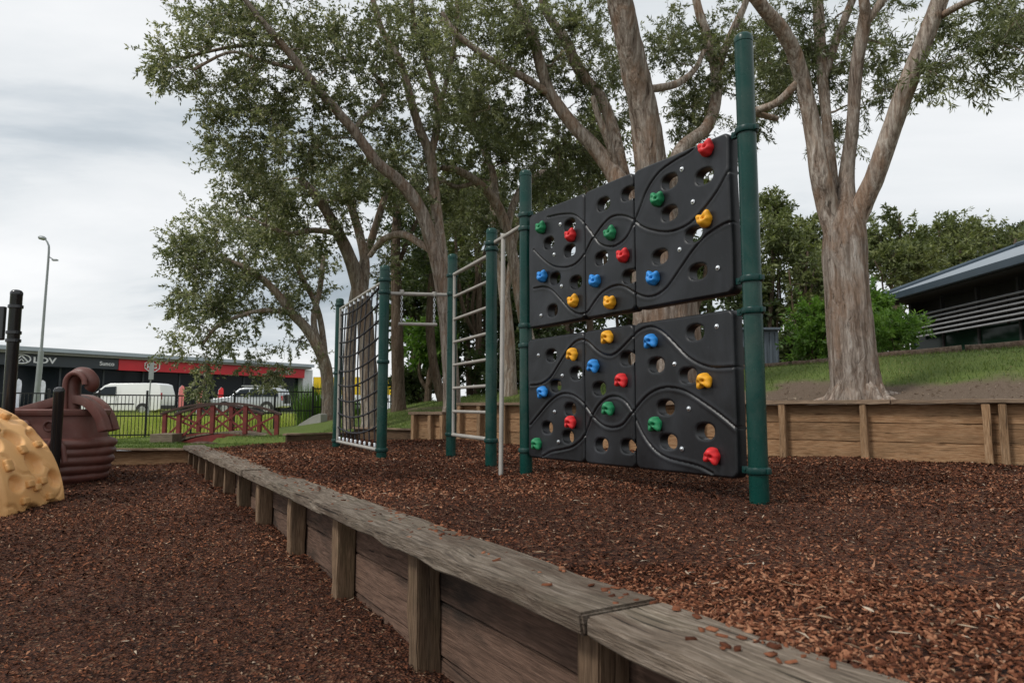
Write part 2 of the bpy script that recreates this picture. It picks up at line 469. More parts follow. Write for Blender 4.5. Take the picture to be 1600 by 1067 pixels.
def z_upper(x, y):
    z = 0.022 * fbm2(x, y, 1.1, 3, 2) + 0.006
    z = z + 0.06 * np.exp(-(((x + 1.2) / 1.1) ** 2 + ((y - 10.4) / 1.2) ** 2))
    z = z - 0.05 * np.exp(-(((x + 0.1) / 0.45) ** 2 + ((y - 6.1) / 0.45) ** 2))
    d = np.abs((x - NW_P[0]) * NW_N[0] + (y - NW_P[1]) * NW_N[1] - 0.25)
    return z + 0.03 * np.exp(-(d / 0.12) ** 2)
def z_lower(x, y):
    z = -0.57 + 0.04 * np.clip(y, -3, 9.4) + 0.028 * fbm2(x, y, 0.9, 3, 5)
    d = np.abs((x - NW_P[0]) * NW_N[0] + (y - NW_P[1]) * NW_N[1])
    z = z + 0.04 * np.exp(-(d / 0.25) ** 2)
    z = z + 0.05 * np.exp(-(((x + 4.0) / 0.35) ** 2 + ((y - 6.1) / 0.5) ** 2))
    return z
def smooth(a):
    a = np.clip(a, 0, 1); return a * a * (3 - 2 * a)
def terrain(x, y):
    x = np.asarray(x, float); y = np.asarray(y, float)
    lawn = np.interp(y, [-20, 9.3, 11, 15, 18, 22, 30, 40, 60, 900], [-0.02, 0.0, -0.06, -0.17, -0.27, -0.22, -0.05, 0.12, 0.15, 0.15])
    lawn = lawn - 0.25 * np.exp(-(((x + 6.0) / 0.75) ** 2 + ((y - 15.2) / 1.2) ** 2))
    rx = x - BW_0[0]; ry = y - BW_0[1]
    s = rx * BW_D[0] + ry * BW_D[1]; t = rx * BW_N[0] + ry * BW_N[1]
    crest = np.interp(s, [-16, -10, -8, -6.1, -4, -1.5, 4, 8.2, 14, 40], [-0.27, -0.12, 0.12, 0.46, 0.77, 1.0, 1.30, 1.52, 1.8, 2.2])
    base = np.interp(s, [-16, -9, -3, -1.55, -1.45, -0.06, 0.0, 0.82, 0.92, 14, 40], [-0.2, -0.12, 0.02, 0.10, 0.15, 0.17, 0.44, 0.45, 0.585, 0.59, 0.6])
    hill = base + (crest - base) * smooth((t - 0.15) / 5.2)
    wgt = smooth((s + 10.5) / 2.5) * smooth((t + 0.45) / 0.2)
    far = smooth((t - 14) / 40.0)
    z = lawn * (1 - wgt) + hill * wgt
    z = z * (1 - far) + (np.maximum(lawn, 0.15) + 1.3 * smooth((s + 2) / 14)) * far
    return z + 0.02 * fbm2(x, y, 0.8, 2, 3) * (np.hypot(x, y) < 60)
def tz(x, y):
    return float(terrain(np.array([x]), np.array([y]))[0])

# mulch sheets
def mulch_mat():
    t = NT('bark_mulch')
    v = t.coord()
    vo = t.n('ShaderNodeTexVoronoi'); vo.inputs['Scale'].default_value = 75
    wob = t.mix(0.03, v, t.n('ShaderNodeTexNoise').outputs['Color']); t.l(wob, vo.inputs['Vector'])
    sp = t.n('ShaderNodeSeparateColor'); t.l(vo.outputs['Color'], sp.inputs[0])
    c = t.ramp(sp.outputs[0], [(0.0, (0.014, 0.006, 0.004)), (0.4, (0.056, 0.021, 0.012)), (0.8, (0.115, 0.045, 0.024)), (0.95, (0.14, 0.07, 0.04)), (1.0, (0.25, 0.17, 0.11))])  # sheet colours kept darker than the chips, painting shade into the gaps
    big = t.noise(v, 1.3, 4)
    c = t.mix(1.0, c, t.ramp(big, [(0.3, (0.7, 0.68, 0.66)), (0.7, (1.15, 1.12, 1.1))]), 'MULTIPLY')
    t.base(c); t.set(Roughness=0.9, Specular_IOR_Level=0.2)
    t.bump(vo.outputs['Distance'], 0.9, 0.02)
    return t.m
M['mulch'] = mulch_mat()
def sheet(name, xs, ys, zf, keep, mat, kind='structure', attr=None):
    X, Y = np.meshgrid(xs, ys); nx, ny = len(xs), len(ys)
    Z = zf(X, Y)
    V = np.stack([X, Y, Z], -1).reshape(-1, 3)
    idx = np.arange(nx * ny).reshape(ny, nx)
    Fc = np.stack([idx[:-1, :-1], idx[:-1, 1:], idx[1:, 1:], idx[1:, :-1]], -1).reshape(-1, 4)
    cx = V[Fc].mean(1)
    Fc = Fc[keep(cx[:, 0], cx[:, 1])]
    used = np.unique(Fc); mp_ = np.full(len(V), -1); mp_[used] = np.arange(len(used))
    o = np_mesh(name, V[used], mp_[Fc], mat, smooth=True)
    if attr:
        a = o.data.attributes.new(attr[0], 'FLOAT', 'POINT'); a.data.foreach_set('value', attr[1](V[used][:, 0], V[used][:, 1]).astype(np.float32))
    return tag(o, kind=kind)
def grid(a, b, st): return np.arange(a, b + st / 2, st)
sheet('upper_mulch_bed', grid(-5, 8.4, 0.07), grid(-2.5, 12.6, 0.07), z_upper, lambda x, y: inside(x, y, UPPER), M['mulch'])
sheet('lower_mulch_bed', grid(-15, 2.7, 0.09), grid(-3, 9.4, 0.09), z_lower, lambda x, y: inside(x, y, LOWER), M['mulch'])

# lawn and hill, one sheet out to the horizon
def dirt(x, y):
    rx = x - BW_0[0]; ry = y - BW_0[1]
    s = rx * BW_D[0] + ry * BW_D[1]; t = rx * BW_N[0] + ry * BW_N[1]
    n = fbm2(x, y, 0.9, 3, 11)
    band = smooth((2.3 - t + 2.0 * n) / 1.1) * (t > -0.3) * smooth((s - 2.2 + n) / 1.5)
    strip = np.exp(-((t - 3.3 - 0.4 * n) / 0.22) ** 2) * (s < 1.5) * (s > -7)
    edge = smooth((t - 5.4) / 0.5) * (s > -6.5) * 0.9
    road_side = smooth((y - 30 + 5 * n) / 8) * 0.35
    return np.clip(np.maximum(np.maximum(band, strip), np.maximum(edge, road_side)), 0, 1)
def lawn_mat():
    t = NT('lawn_soil')
    v = t.coord()
    f = t.noise(v, 6, 6, 0.7); f2 = t.noise(v, 60, 4, 0.7); f3 = t.noise(v, 0.35, 3)
    g = t.ramp(f2, [(0.3, (0.05, 0.08, 0.018)), (0.55, (0.11, 0.155, 0.036)), (0.75, (0.18, 0.21, 0.065))])
    g = t.mix(t.ramp(f, [(0.45, (0, 0, 0)), (0.7, (0.5, 0.5, 0.5))]), g, (0.15, 0.17, 0.05))
    d = t.ramp(f2, [(0.25, (0.06, 0.04, 0.028)), (0.55, (0.15, 0.11, 0.08)), (0.8, (0.27, 0.21, 0.155))])
    a = t.n('ShaderNodeAttribute', attribute_name='dirt')
    c = t.mix(a.outputs['Fac'], g, d)
    a2 = t.n('ShaderNodeAttribute', attribute_name='verge')
    c = t.mix(a2.outputs['Fac'], c, t.ramp(f, [(0.3, (0.17, 0.21, 0.04)), (0.6, (0.33, 0.34, 0.10)), (0.8, (0.46, 0.42, 0.19))]))
    t.base(c); t.set(Roughness=0.95, Specular_IOR_Level=0.15)
    t.bump(f2, 0.8, 0.02)
    return t.m
M['lawn'] = lawn_mat()
def spread(lo, a, b, hi, st):
    c = list(grid(a, b, st)); k = st
    while c[-1] < hi: k *= 1.25; c.append(c[-1] + k)
    k = st; l = [c[0]]
    while l[-1] > lo: k *= 1.25; l.append(l[-1] - k)
    return np.array(l[:0:-1] + c)
lawn = sheet('ground', spread(-900, -13, 16, 900, 0.2), spread(-60, 5, 24, 1500, 0.2), terrain,
      lambda x, y: ~(inside(x, y, UPPER_G) | inside(x, y, LOWER) | ((y < 8) & (x < 8.6) & (x > -15) & (y > -3) & ~((x > 3) & (y > 4.2)))), M['lawn'], attr=('dirt', dirt))

_v = np.zeros(len(lawn.data.vertices) * 3, np.float32); lawn.data.vertices.foreach_get('co', _v); _v = _v.reshape(-1, 3)
_a = lawn.data.attributes.new('verge', 'FLOAT', 'POINT'); _a.data.foreach_set('value', (smooth((_v[:, 1] - 0.57 * (_v[:, 0] + 10.3) - 18.2) / 1.2) * (_v[:, 0] < -2.5) * (_v[:, 1] < 60)).astype(np.float32))
# earth under the beds and behind the retaining walls
M['soil'] = plain('dark_soil', (0.05, 0.035, 0.025), 0.95, 0, 0.3, 5)
_m = MB().box((-3.3, 4.7, -1.0), (23.5, 15.8, 0.3))
tag(_m.build('subsoil', M['soil']), kind='structure')
for _s0, _s1, _z in ((0.93, 12.4, 0.57), (-0.01, 0.92, 0.43), (-1.5, -0.02, 0.15)):
    _cc = bw((_s0 + _s1) / 2, 0.15, (_z - 0.4) / 2)
    tag(MB().box(_cc, (_s1 - _s0, 0.26, _z + 0.4), rz=math.atan2(BW_D[1], BW_D[0])).build('bank_soil', M['soil']), kind='structure')
_cc = nw((NW_LEN - 4) / 2, 0.24, -0.33)
tag(MB().box(_cc, (NW_LEN + 4, 0.04, 0.6), rz=math.atan2(NW_D[1], NW_D[0])).build('bank_soil', M['soil']), kind='structure')

# ------------------------------------------------------------------ scattered bark chips, dry leaves, grass blades
def frames(n, tilt):
    a = rng.random(n) * 2 * math.pi
    X = np.stack([np.cos(a), np.sin(a), rng.normal(0, tilt, n)], -1); X /= np.linalg.norm(X, axis=1)[:, None]
    up = np.stack([rng.normal(0, tilt, n), rng.normal(0, tilt, n), np.ones(n)], -1)
    Y = np.cross(up, X); Y /= np.linalg.norm(Y, axis=1)[:, None]
    return X, Y, np.cross(X, Y)
CUBE_F = np.array([(4, 5, 7, 6), (0, 1, 5, 4), (2, 6, 7, 3), (0, 4, 6, 2), (1, 3, 7, 5)])
def chip_arrays(P, L, Wd, T, tilt):
    n = len(P); X, Y, Z = frames(n, tilt)
    V = np.zeros((n, 8, 3)); q = 0
    for k in (-1, 1):
        for j in (-1, 1):
            for i in (-1, 1):
                jl = 1 + rng.normal(0, 0.22, n); jw = 1 + rng.normal(0, 0.25, n)
                V[:, q] = P + X * (L * jl * i / 2)[:, None] + Y * (Wd * jw * j / 2)[:, None] + Z * (T * k / 2)[:, None]
                q += 1
    Fc = (CUBE_F[None] + (np.arange(n) * 8)[:, None, None]).reshape(-1, 4)
    return V.reshape(-1, 3), Fc, 5
def flake_arrays(P, L, Wd, tilt, bend=0.25):
    n = len(P); X, Y, Z = frames(n, tilt)
    V = np.zeros((n, 4, 3))
    V[:, 0] = P - X * (L / 2)[:, None]; V[:, 2] = P + X * (L / 2)[:, None]
    o = rng.uniform(-0.25, 0.25, n) * L
    V[:, 1] = P + Y * (Wd / 2)[:, None] + X * o[:, None] + Z * (Wd * bend)[:, None]
    V[:, 3] = P - Y * (Wd / 2)[:, None] + X * o[:, None] + Z * (Wd * bend)[:, None]
    Fc = (np.arange(4)[None] + (np.arange(n) * 4)[:, None])
    return V.reshape(-1, 3), Fc, 1
def sample(n, x0, x1, y0, y1, poly, zf, dmin, dmax):
    x = rng.uniform(x0, x1, n); y = rng.uniform(y0, y1, n)
    d = np.hypot(x, y)
    k = inside(x, y, poly) & (d >= dmin) & (d < dmax) & (np.abs(x) < 1.0 * np.abs(y) + 1.8) & (y > 0.2)
    x, y = x[k], y[k]
    return np.stack([x, y, zf(x, y)], -1)
def scatter_chips(name, poly, zf, box, label, tone=0.0):
    x0, x1, y0, y1 = box; area = (x1 - x0) * (y1 - y0)
    Vs, Fs, Ts = [], [], []; off = 0
    for dmin, dmax, dens, lmin, lmax, solid in [(0, 2.5, 4500, 0.006, 0.019, True), (0, 4.4, 3400, 0.009, 0.026, False), (4.4, 7.0, 2800, 0.013, 0.034, False), (7.0, 13.5, 1050, 0.02, 0.045, False)]:
        P = sample(int(dens * area), x0, x1, y0, y1, poly, zf, dmin, dmax); n = len(P)
        if n == 0: continue
        shred = rng.random(n) < 0.22; L = (lmin + (lmax - lmin) * rng.beta(1.2, 2.2, n)) * np.where(shred, rng.uniform(1.4, 2.4, n), 1); Wd = L * np.where(shred, rng.uniform(0.10, 0.22, n), rng.uniform(0.28, 0.75, n))
        P[:, 2] += rng.uniform(0.0, 0.012, n)
        V, Fc, k = chip_arrays(P, L, Wd, rng.uniform(0.002, 0.005, n), 0.5) if solid else flake_arrays(P, L, Wd, 0.35)
        Vs.append(V); Fs.append(Fc + off) ; off += len(V)
        t = np.clip(rng.beta(1.0, 1.5, n) + tone - (0.16 if solid else 0.04) + 0.28 * fbm2(P[:, 0], P[:, 1], 1.0, 2, 8), 0, 0.92)
        t = np.where(rng.random(n) < 0.02, rng.uniform(0.93, 1, n), t)
        Ts.append(np.repeat(t, k))
    o = np_mesh(name, np.concatenate(Vs), np.concatenate(Fs), M['chips'], tint=np.concatenate(Ts))
    return tag(o, label, 'mulch', kind='stuff')
scatter_chips('bark_chips', UPPER, z_upper, (-5, 8.4, 0, 12.6), 'loose red brown bark chips covering the raised play bed')
scatter_chips('bark_chips', LOWER, z_lower, (-12, 1.4, 0, 9.4), 'loose dark brown bark chips on the lower bed left of the timber wall', -0.10)

def leaf_strip(L, W, curl, n=6):
    """a long dry gum leaf: curved pointed blade with a folded midrib"""
    vs = []; fs = []
    for i in range(n + 1):
        t = i / n; w = W * math.sin(math.pi * min(1, t * 0.96 + 0.03)) ** 0.8
        x = (t - 0.5) * L; y = curl * L * (t - 0.5) ** 2 * 2; z = 0.10 * L * (2 * t - 1) ** 2 * 0.6
        vs += [(x, y - w / 2, z + 0.18 * w), (x, y, z), (x, y + w / 2, z + 0.18 * w)]
    for i in range(n):
        b = i * 3
        fs += [(b, b + 1, b + 4, b + 3), (b + 1, b + 2, b + 5, b + 4)]
    return vs, fs
leaf_meshes = []
for q, (L, W, cu, tn) in enumerate([(0.05, 0.009, 0.25, 0.6), (0.036, 0.013, 0.1, 0.85), (0.075, 0.010, -0.3, 0.45), (0.04, 0.010, 0.15, 0.3), (0.055, 0.010, 0.2, 0.7)]):
    me = bpy.data.meshes.new('fallen_leaf'); v, f = leaf_strip(L, W, cu); me.from_pydata(v, [], f); me.shade_smooth()
    a = me.attributes.new('tint', 'FLOAT', 'FACE'); a.data.foreach_set('value', np.full(len(f), tn, np.float32))
    me.materials.append(M['dry_leaf']); leaf_meshes.append(me)
for (u, v, k, rz, lab) in [(1358, 967, 1, 1.9, 'broad cream leaf lying on the raised bed mulch toward the bottom right'), (1240, 925, 2, 2.9, 'long pale bark strip on the mulch right of the cap board joint'),
        (1405, 1003, 4, 3.0, 'thin pale leaf nearest the bottom right corner'), (1180, 872, 0, 0.3, 'small dry leaf below the base of the nearest green post'), (1290, 978, 3, 2.4, 'greenish small leaf left of the broad cream leaf'), (1510, 990, 0, 3.1, 'thin brown leaf near the right edge of the mulch')]:
    d = ray(u, v); p = d * ((0.02 - CAM_Z) / d[2])
    x, y = p[0], p[1]; z = float(z_upper(np.array([x]), np.array([y]))[0])
    tag(link('fallen_leaf', leaf_meshes[k], None, (x, y, z + 0.016), (random.uniform(-0.2, 0.2), random.uniform(-0.2, 0.2), rz)), lab, 'leaf', 'fallen leaves')
for (u, v, k, rz, lab) in [(462, 897, 2, 0.2, 'curled pale bark strip at the foot of a wall post on the lower bed'), (548, 948, 0, 0.9, 'dry leaf leaning beside the second nearest wall post'), (195, 1015, 1, 1.0, 'pale leaf on the lower bed toward the bottom left'), (525, 1018, 3, 2.2, 'green tinged leaf on the lower bed near the bottom edge')]:
    d = ray(u, v); y = 3.0
    for _ in range(6):
        zz = -0.57 + 0.04 * y; p = d * ((zz - CAM_Z) / d[2]); y = p[1]
    x = p[0]; z = float(z_lower(np.array([x]), np.array([y]))[0])
    tag(link('fallen_leaf', leaf_meshes[k], None, (x, y, z + 0.016), (random.uniform(-0.2, 0.2), random.uniform(-0.2, 0.2), rz)), lab, 'leaf', 'fallen leaves')
def litter(name, poly, zf, box, n, label):
    P = sample(n, *box, poly, zf, 1.4, 13); m = len(P); P[:, 2] += 0.014
    V, Fc, k = flake_arrays(P, rng.uniform(0.015, 0.06, m), rng.uniform(0.004, 0.010, m), 0.15, 0.5)
    tag(np_mesh(name, V, Fc, M['dry_leaf'], tint=rng.random(m) ** 1.5), label, 'leaf litter', kind='stuff')
litter('leaf_litter', UPPER, z_upper, (-5, 8.4, 0, 12.6), 5000, 'small dry leaf and twig litter strewn over the raised bed')
litter('leaf_litter', LOWER, z_lower, (-12, 1.4, 0, 9.4), 2600, 'small dry leaf and twig litter strewn over the lower bed')

def blades(name, n, x0, x1, y0, y1, ok, hmin, hmax, wd, mat, label, lean=0.35, tmul=1.0):
    x = rng.uniform(x0, x1, n); y = rng.uniform(y0, y1, n); k = ok(x, y); x, y = x[k], y[k]; m = len(x)
    z = terrain(x, y) - 0.01
    h = rng.uniform(hmin, hmax, m) * (1 + 0.35 * fbm2(x, y, 0.7, 2, 4)); a = rng.random(m) * 6.283
    B = np.stack([x, y, z], -1); S = np.stack([np.cos(a), np.sin(a), np.zeros(m)], -1) * (wd * rng.uniform(0.6, 1.3, m))[:, None]
    ln = np.stack([rng.normal(0, lean, m), rng.normal(0, lean, m), np.ones(m)], -1) * h[:, None]
    V = np.stack([B - S, B + S, B + ln], 1).reshape(-1, 3); Fc = np.arange(3 * m).reshape(-1, 3)
    t = np.clip(rng.random(m) * 0.8 + 0.25 * fbm2(x, y, 0.5, 2, 6), 0, 1) * tmul
    tag(np_mesh(name, V, Fc, mat, tint=t), label, 'grass', kind='stuff')
def is_lawn(x, y): return ~(inside(x, y, UPPER) | inside(x, y, LOWER))
def hill_ok(x, y):
    rx = x - BW_0[0]; ry = y - BW_0[1]; t = rx * BW_N[0] + ry * BW_N[1]
    return is_lawn(x, y) & (t > 0.1) & (t < 6.5) & (rng.random(len(x)) > dirt(x, y) * 1.02 - 0.02)
blades('hill_grass', 120000, -4, 12, 6, 20, hill_ok, 0.03, 0.075, 0.005, M['grass'], 'short patchy green grass on the bank above the retaining wall', tmul=1.15)
_x = rng.uniform(-2, 11, 9000); _y = rng.uniform(6, 16, 9000); _t = (_x - BW_0[0]) * BW_N[0] + (_y - BW_0[1]) * BW_N[1]
_k = (_t > 0.15) & (_t < 6) & (rng.random(9000) < 0.25 + 0.75 * dirt(_x, _y)); _P = np.stack([_x[_k], _y[_k], terrain(_x[_k], _y[_k]) + 0.012], -1); _n = len(_P)
_V, _F, _q = flake_arrays(_P, rng.uniform(0.02, 0.075, _n), rng.uniform(0.006, 0.016, _n), 0.2, 0.5)
tag(np_mesh('leaf_litter', _V, _F, M['dry_leaf'], tint=rng.random(_n)), 'dry leaf litter on the bare soil of the bank', 'leaf litter', kind='stuff')
blades('lawn_grass', 70000, -13, -1, 9.2, 20, lambda x, y: is_lawn(x, y) & ((x - BW_0[0]) * BW_N[0] + (y - BW_0[1]) * BW_N[1] < 0.4), 0.025, 0.055, 0.006, M['grass'], 'short green lawn around the red footbridge', tmul=0.8)
blades('verge_grass', 62000, -30, -1, 18.5, 38, lambda x, y: (y > 0.57 * (x + 10.3) + 18.3) & (x < -2 - 0.0 * y) & (rng.random(len(x)) < np.clip(1.5 - (y - 18) / 22, 0.1, 1)), 0.15, 0.42, 0.012, M['tall_grass'], 'tall yellow green verge grass behind the black fence', 0.3)

# ------------------------------------------------------------------ timber retaining walls
def board(name, a, b, hgt, thick, mat, parent, zc, wob=0.004, seg=10, face_n=None, bev=0.006, jit=0.0):
    """a sawn board from a to b (xy), grain along local X; hgt vertical, thick horizontal"""
    a = np.array(a, float)[:2]; b = np.array(b, float)[:2]; d = b - a; L = np.linalg.norm(d); ang = math.atan2(d[1], d[0])
    me = bpy.data.meshes.new(name); vs = []; fs = []
    prof = [(-1, -1), (1, -1), (1, 1), (-1, 1)]
    for i in range(seg + 1):
        x = (i / seg - 0.5) * L
        for (py, pz) in prof:
            vs.append((x, py * thick / 2 + random.gauss(0, wob), pz * hgt / 2 + random.gauss(0, wob)))
    for i in range(seg):
        for k in range(4):
            b0 = i * 4; k2 = (k + 1) % 4
            fs.append((b0 + k, b0 + k2, b0 + 4 + k2, b0 + 4 + k))
    fs += [(3, 2, 1, 0), tuple(seg * 4 + i for i in range(4))]
    me.from_pydata(vs, [], fs)
    bm = bmesh.new(); bm.from_mesh(me); bmesh.ops.recalc_face_normals(bm, faces=bm.faces[:])
    es = [e for e in bm.edges if len(e.link_faces) == 2 and e.calc_face_angle(0) > 0.9]
    bmesh.ops.bevel(bm, geom=es, offset=bev, segments=2, affect='EDGES', clamp_overlap=True); bm.to_mesh(me); bm.free()
    me.shade_smooth(); me.set_sharp_from_angle(angle=R(35))
    me.materials.append(mat)
    c = (a + b) / 2
    return link(name, me, parent, (float(c[0]), float(c[1]), zc), (random.gauss(0, jit), 0, ang))
def upright(name, p, w, d, z0, z1, ang, mat, parent, lean=0.01):
    """a square post, grain along its height: local X is up"""
    me = bpy.data.meshes.new(name); H = z1 - z0; vs = []; fs = []; seg = 5
    for i in range(seg + 1):
        x = (i / seg - 0.5) * H
        for (py, pz) in [(-1, -1), (1, -1), (1, 1), (-1, 1)]:
            vs.append((x, py * w / 2 + random.gauss(0, 0.0025), pz * d / 2 + random.gauss(0, 0.0025)))
    for i in range(seg):
        for k in range(4):
            k2 = (k + 1) % 4; fs.append((i * 4 + k, i * 4 + k2, i * 4 + 4 + k2, i * 4 + 4 + k))
    fs += [(3, 2, 1, 0), tuple(seg * 4 + i for i in range(4))]
    me.from_pydata(vs, [], fs)
    bm = bmesh.new(); bm.from_mesh(me); bmesh.ops.recalc_face_normals(bm, faces=bm.faces[:])
    es = [e for e in bm.edges if len(e.link_faces) == 2 and e.calc_face_angle(0) > 0.9]
    bmesh.ops.bevel(bm, geom=es, offset=0.005, segments=2, affect='EDGES', clamp_overlap=True); bm.to_mesh(me); bm.free()
    me.shade_smooth(); me.set_sharp_from_angle(angle=R(35)); me.materials.append(mat)
    o = link(name, me, parent, (float(p[0]), float(p[1]), (z0 + z1) / 2))
    m = Matrix.Rotation(ang, 3, 'Z') @ Matrix.Rotation(random.gauss(0, lean), 3, 'X') @ Matrix.Rotation(-math.pi / 2, 3, 'Y')
    o.rotation_euler = m.to_euler(); return o

near = thing('timber_retaining_wall', 'low weathered grey timber wall with square posts running past the camera', 'retaining wall', nw(0, 0.12, -0.5))
ang_n = math.atan2(NW_D[1], NW_D[0])
seams = [-4.0, -1.75, 0.424, 2.70, 4.95, 7.2, NW_LEN + 0.05]
for i in range(len(seams) - 1):
    a, b = seams[i] + 0.004, seams[i + 1] - 0.004
    off = 0.128 + [0, 0.0, -0.008, 0.010, -0.004, 0.006][i]
    board('cap_board', nw(a, off), nw(b, off), 0.052, 0.25, M['cap'], near, 0.034 + [0, 0, 0.004, -0.006, 0.003, 0][i], 0.0035, 14, bev=0.007, jit=0.006)
post_s = [-3.6, -2.6, -1.6, -0.55, 0.50, 1.60, 2.62, 3.60, 4.58, 5.42, 6.18, 6.86, 7.50, 8.08, 8.62, 9.2]
for i, sp in enumerate(post_s):
    p = nw(sp, 0.115); zg = float(z_lower(np.array([p[0]]), np.array([p[1]]))[0])
    upright('post', p, 0.10 + random.uniform(-0.008, 0.008), 0.098, zg - 0.15, 0.006, ang_n, M['old_post'], near, 0.012)
    if i < len(post_s) - 1:
        m = nw((sp + post_s[i + 1]) / 2, 0.19); zg = float(z_lower(np.array([m[0]]), np.array([m[1]]))[0])
        z = 0.004
        while z > zg - 0.12:
            h = random.uniform(0.185, 0.2)
            board('plank', nw(sp + 0.004, 0.192 + random.uniform(-0.008, 0.008)), nw(post_s[i + 1] - 0.004, 0.192 + random.uniform(-0.008, 0.008)), h, 0.048, M['old_plank'], near, z - h / 2, 0.002, 6, bev=0.005)
            z -= h + 0.006

def step_wall(name, label, s0, s1, posts, top, base, parent=None, mats=('new_post', 'new_plank', 'new_cap'), dbl=(), cap=True, caps=None):
    w = parent or thing(name, label, 'retaining wall', bw((s0 + s1) / 2, 0, base))
    ang = math.atan2(BW_D[1], BW_D[0])
    if cap:
        cs = caps or [s0 - 0.06, s1]
        for i in range(len(cs) - 1):
            board('cap_board', bw(cs[i] + 0.004, -0.03), bw(cs[i + 1] - 0.004, -0.03), 0.045, 0.21, M[mats[2]], w, top + 0.0225, 0.003, 10)
    ps = sorted(posts)
    for p in ps:
        upright('post', bw(p, -0.076), 0.10, 0.07, base - 0.15, top - 0.002, ang, M[mats[0]], w, 0.006)
    for p in dbl:
        upright('post', bw(p, -0.076), 0.10, 0.07, base - 0.15, top - 0.002, ang, M[mats[0]], w, 0.006)
    ed = [s0] + [p for p in ps if s0 + 0.2 < p < s1 - 0.2] + [s1]
    for i in range(len(ed) - 1):
        z = top - 0.004
        while z > base - 0.1:
            h = 0.198
            board('plank', bw(ed[i] + 0.004, -0.012 + random.uniform(-0.004, 0.004)), bw(ed[i + 1] - 0.004, -0.012 + random.uniform(-0.004, 0.004)), h, 0.045, M[mats[1]], w, z - h / 2, 0.0025, 6)
            z -= h + 0.0015
    return w
back = step_wall('timber_retaining_wall', 'tall new pine retaining wall below the grassy bank', 0.95, 12.4, [1.05, 1.45, 1.93, 2.9, 3.9, 4.95, 5.94, 6.78, 7.87, 8.9, 9.9, 10.9], 0.60, 0.0, dbl=(8.0,), caps=[0.9, 3.2, 5.2, 7.05, 9.4, 12.4])
step_wall('timber_retaining_wall', 'short lower pine step beside the leaning paperbark trunk', 0.0, 0.72, [0.04, 0.42, 0.68], 0.455, 0.04)
low = thing('timber_edging', 'dark low timber edging between the lawn and the far end of raised mulch', 'edging', (-2.7, 12.2, 0))
board('plank', bw(-1.5, -0.012), bw(-0.03, -0.012), 0.26, 0.05, M['edge_plank'], low, 0.06, 0.003, 8)
board('cap_board', bw(-1.5, -0.02), bw(-0.05, -0.02), 0.03, 0.12, M['new_cap'], low, 0.206, 0.003, 8)
board('plank', (-3.74, 11.40), bw(-1.52, 0.02), 0.22, 0.05, M['edge_plank'], low, 0.0, 0.003, 8)
board('cap_board', (-3.76, 11.38), bw(-1.53, 0.02), 0.03, 0.12, M['new_cap'], low, 0.126, 0.003, 8)
lb = thing('timber_edging', 'low timber border behind the toy ship at the back of the lower bed', 'edging', (-8, 9.36, -0.2))
for a, b in ((-14, -9.6), (-9.59, -6.9), (-6.89, -4.34)):
    board('plank', (a, 9.37), (b + 0.02, 9.37), 0.30, 0.05, M['new_plank'], lb, -0.165, 0.003, 8)
    board('cap_board', (a, 9.35), (b, 9.35), 0.03, 0.13, M['new_cap'], lb, 0.002, 0.003, 8)

# chips kicked up onto the cap boards
n = 900; s_ = rng.uniform(-0.6, 8.5, n); o_ = np.clip(0.25 - np.abs(rng.normal(0, 0.10, n)), 0.01, 0.245)
keep_ = rng.random(n) < (0.25 + 0.75 * np.exp(-((s_ - 1.9) / 0.5) ** 2)); s_, o_ = s_[keep_], o_[keep_]; n = len(s_)
P = np.stack([NW_P[0] + NW_D[0] * s_ + NW_N[0] * o_, NW_P[1] + NW_D[1] * s_ + NW_N[1] * o_, np.full(n, 0.064)], -1)
L_ = rng.uniform(0.008, 0.026, n); V, Fc, k = chip_arrays(P, L_, L_ * rng.uniform(0.3, 0.7, n), rng.uniform(0.003, 0.006, n), 0.12)
tag(np_mesh('bark_chips', V, Fc, M['chips'], tint=np.repeat(rng.beta(2, 2, n) * 0.9, k)), 'loose bark chips scattered on the weathered cap boards', 'mulch', kind='stuff')

# ------------------------------------------------------------------ climbing frame
PA = np.array([1.46, 4.10]); PB = np.array([0.126, 6.19]); PE = np.array([-0.205, 6.75]); PF = np.array([-0.70, 7.90]); PC = np.array([-1.437, 7.60]); PD = np.array([-2.51, 9.85])
frame = thing('playground_climber', 'dark green playground climbing frame with black rock wall panels, ladder, trapeze and rope net', 'climbing frame', (-0.4, 6.6, 0))
PR = 0.057
def green_post(p, H, name='post'):
    zg = float(z_upper(np.array([p[0]]), np.array([p[1]]))[0]) - 0.15
    r = PR
    return MB().lathe((p[0], p[1], zg), [(r, 0), (r, H - zg - 0.062), (r - 0.002, H - zg - 0.060), (r + 0.0015, H - zg - 0.058), (r + 0.0015, H - zg - 0.03), (r * 0.93, H - zg - 0.014), (r * 0.7, H - zg - 0.003), (r * 0.3, H - zg)], 28).build(name, M['post'], frame, smooth=40)
HT = dict(A=2.90, B=2.76, E=2.36, F=2.36, C=2.16, D=2.15)
posts = {}
for k, p in dict(A=PA, B=PB, E=PE, F=PF, C=PC, D=PD).items():
    posts[k] = green_post(p, HT[k])
_clamp = None
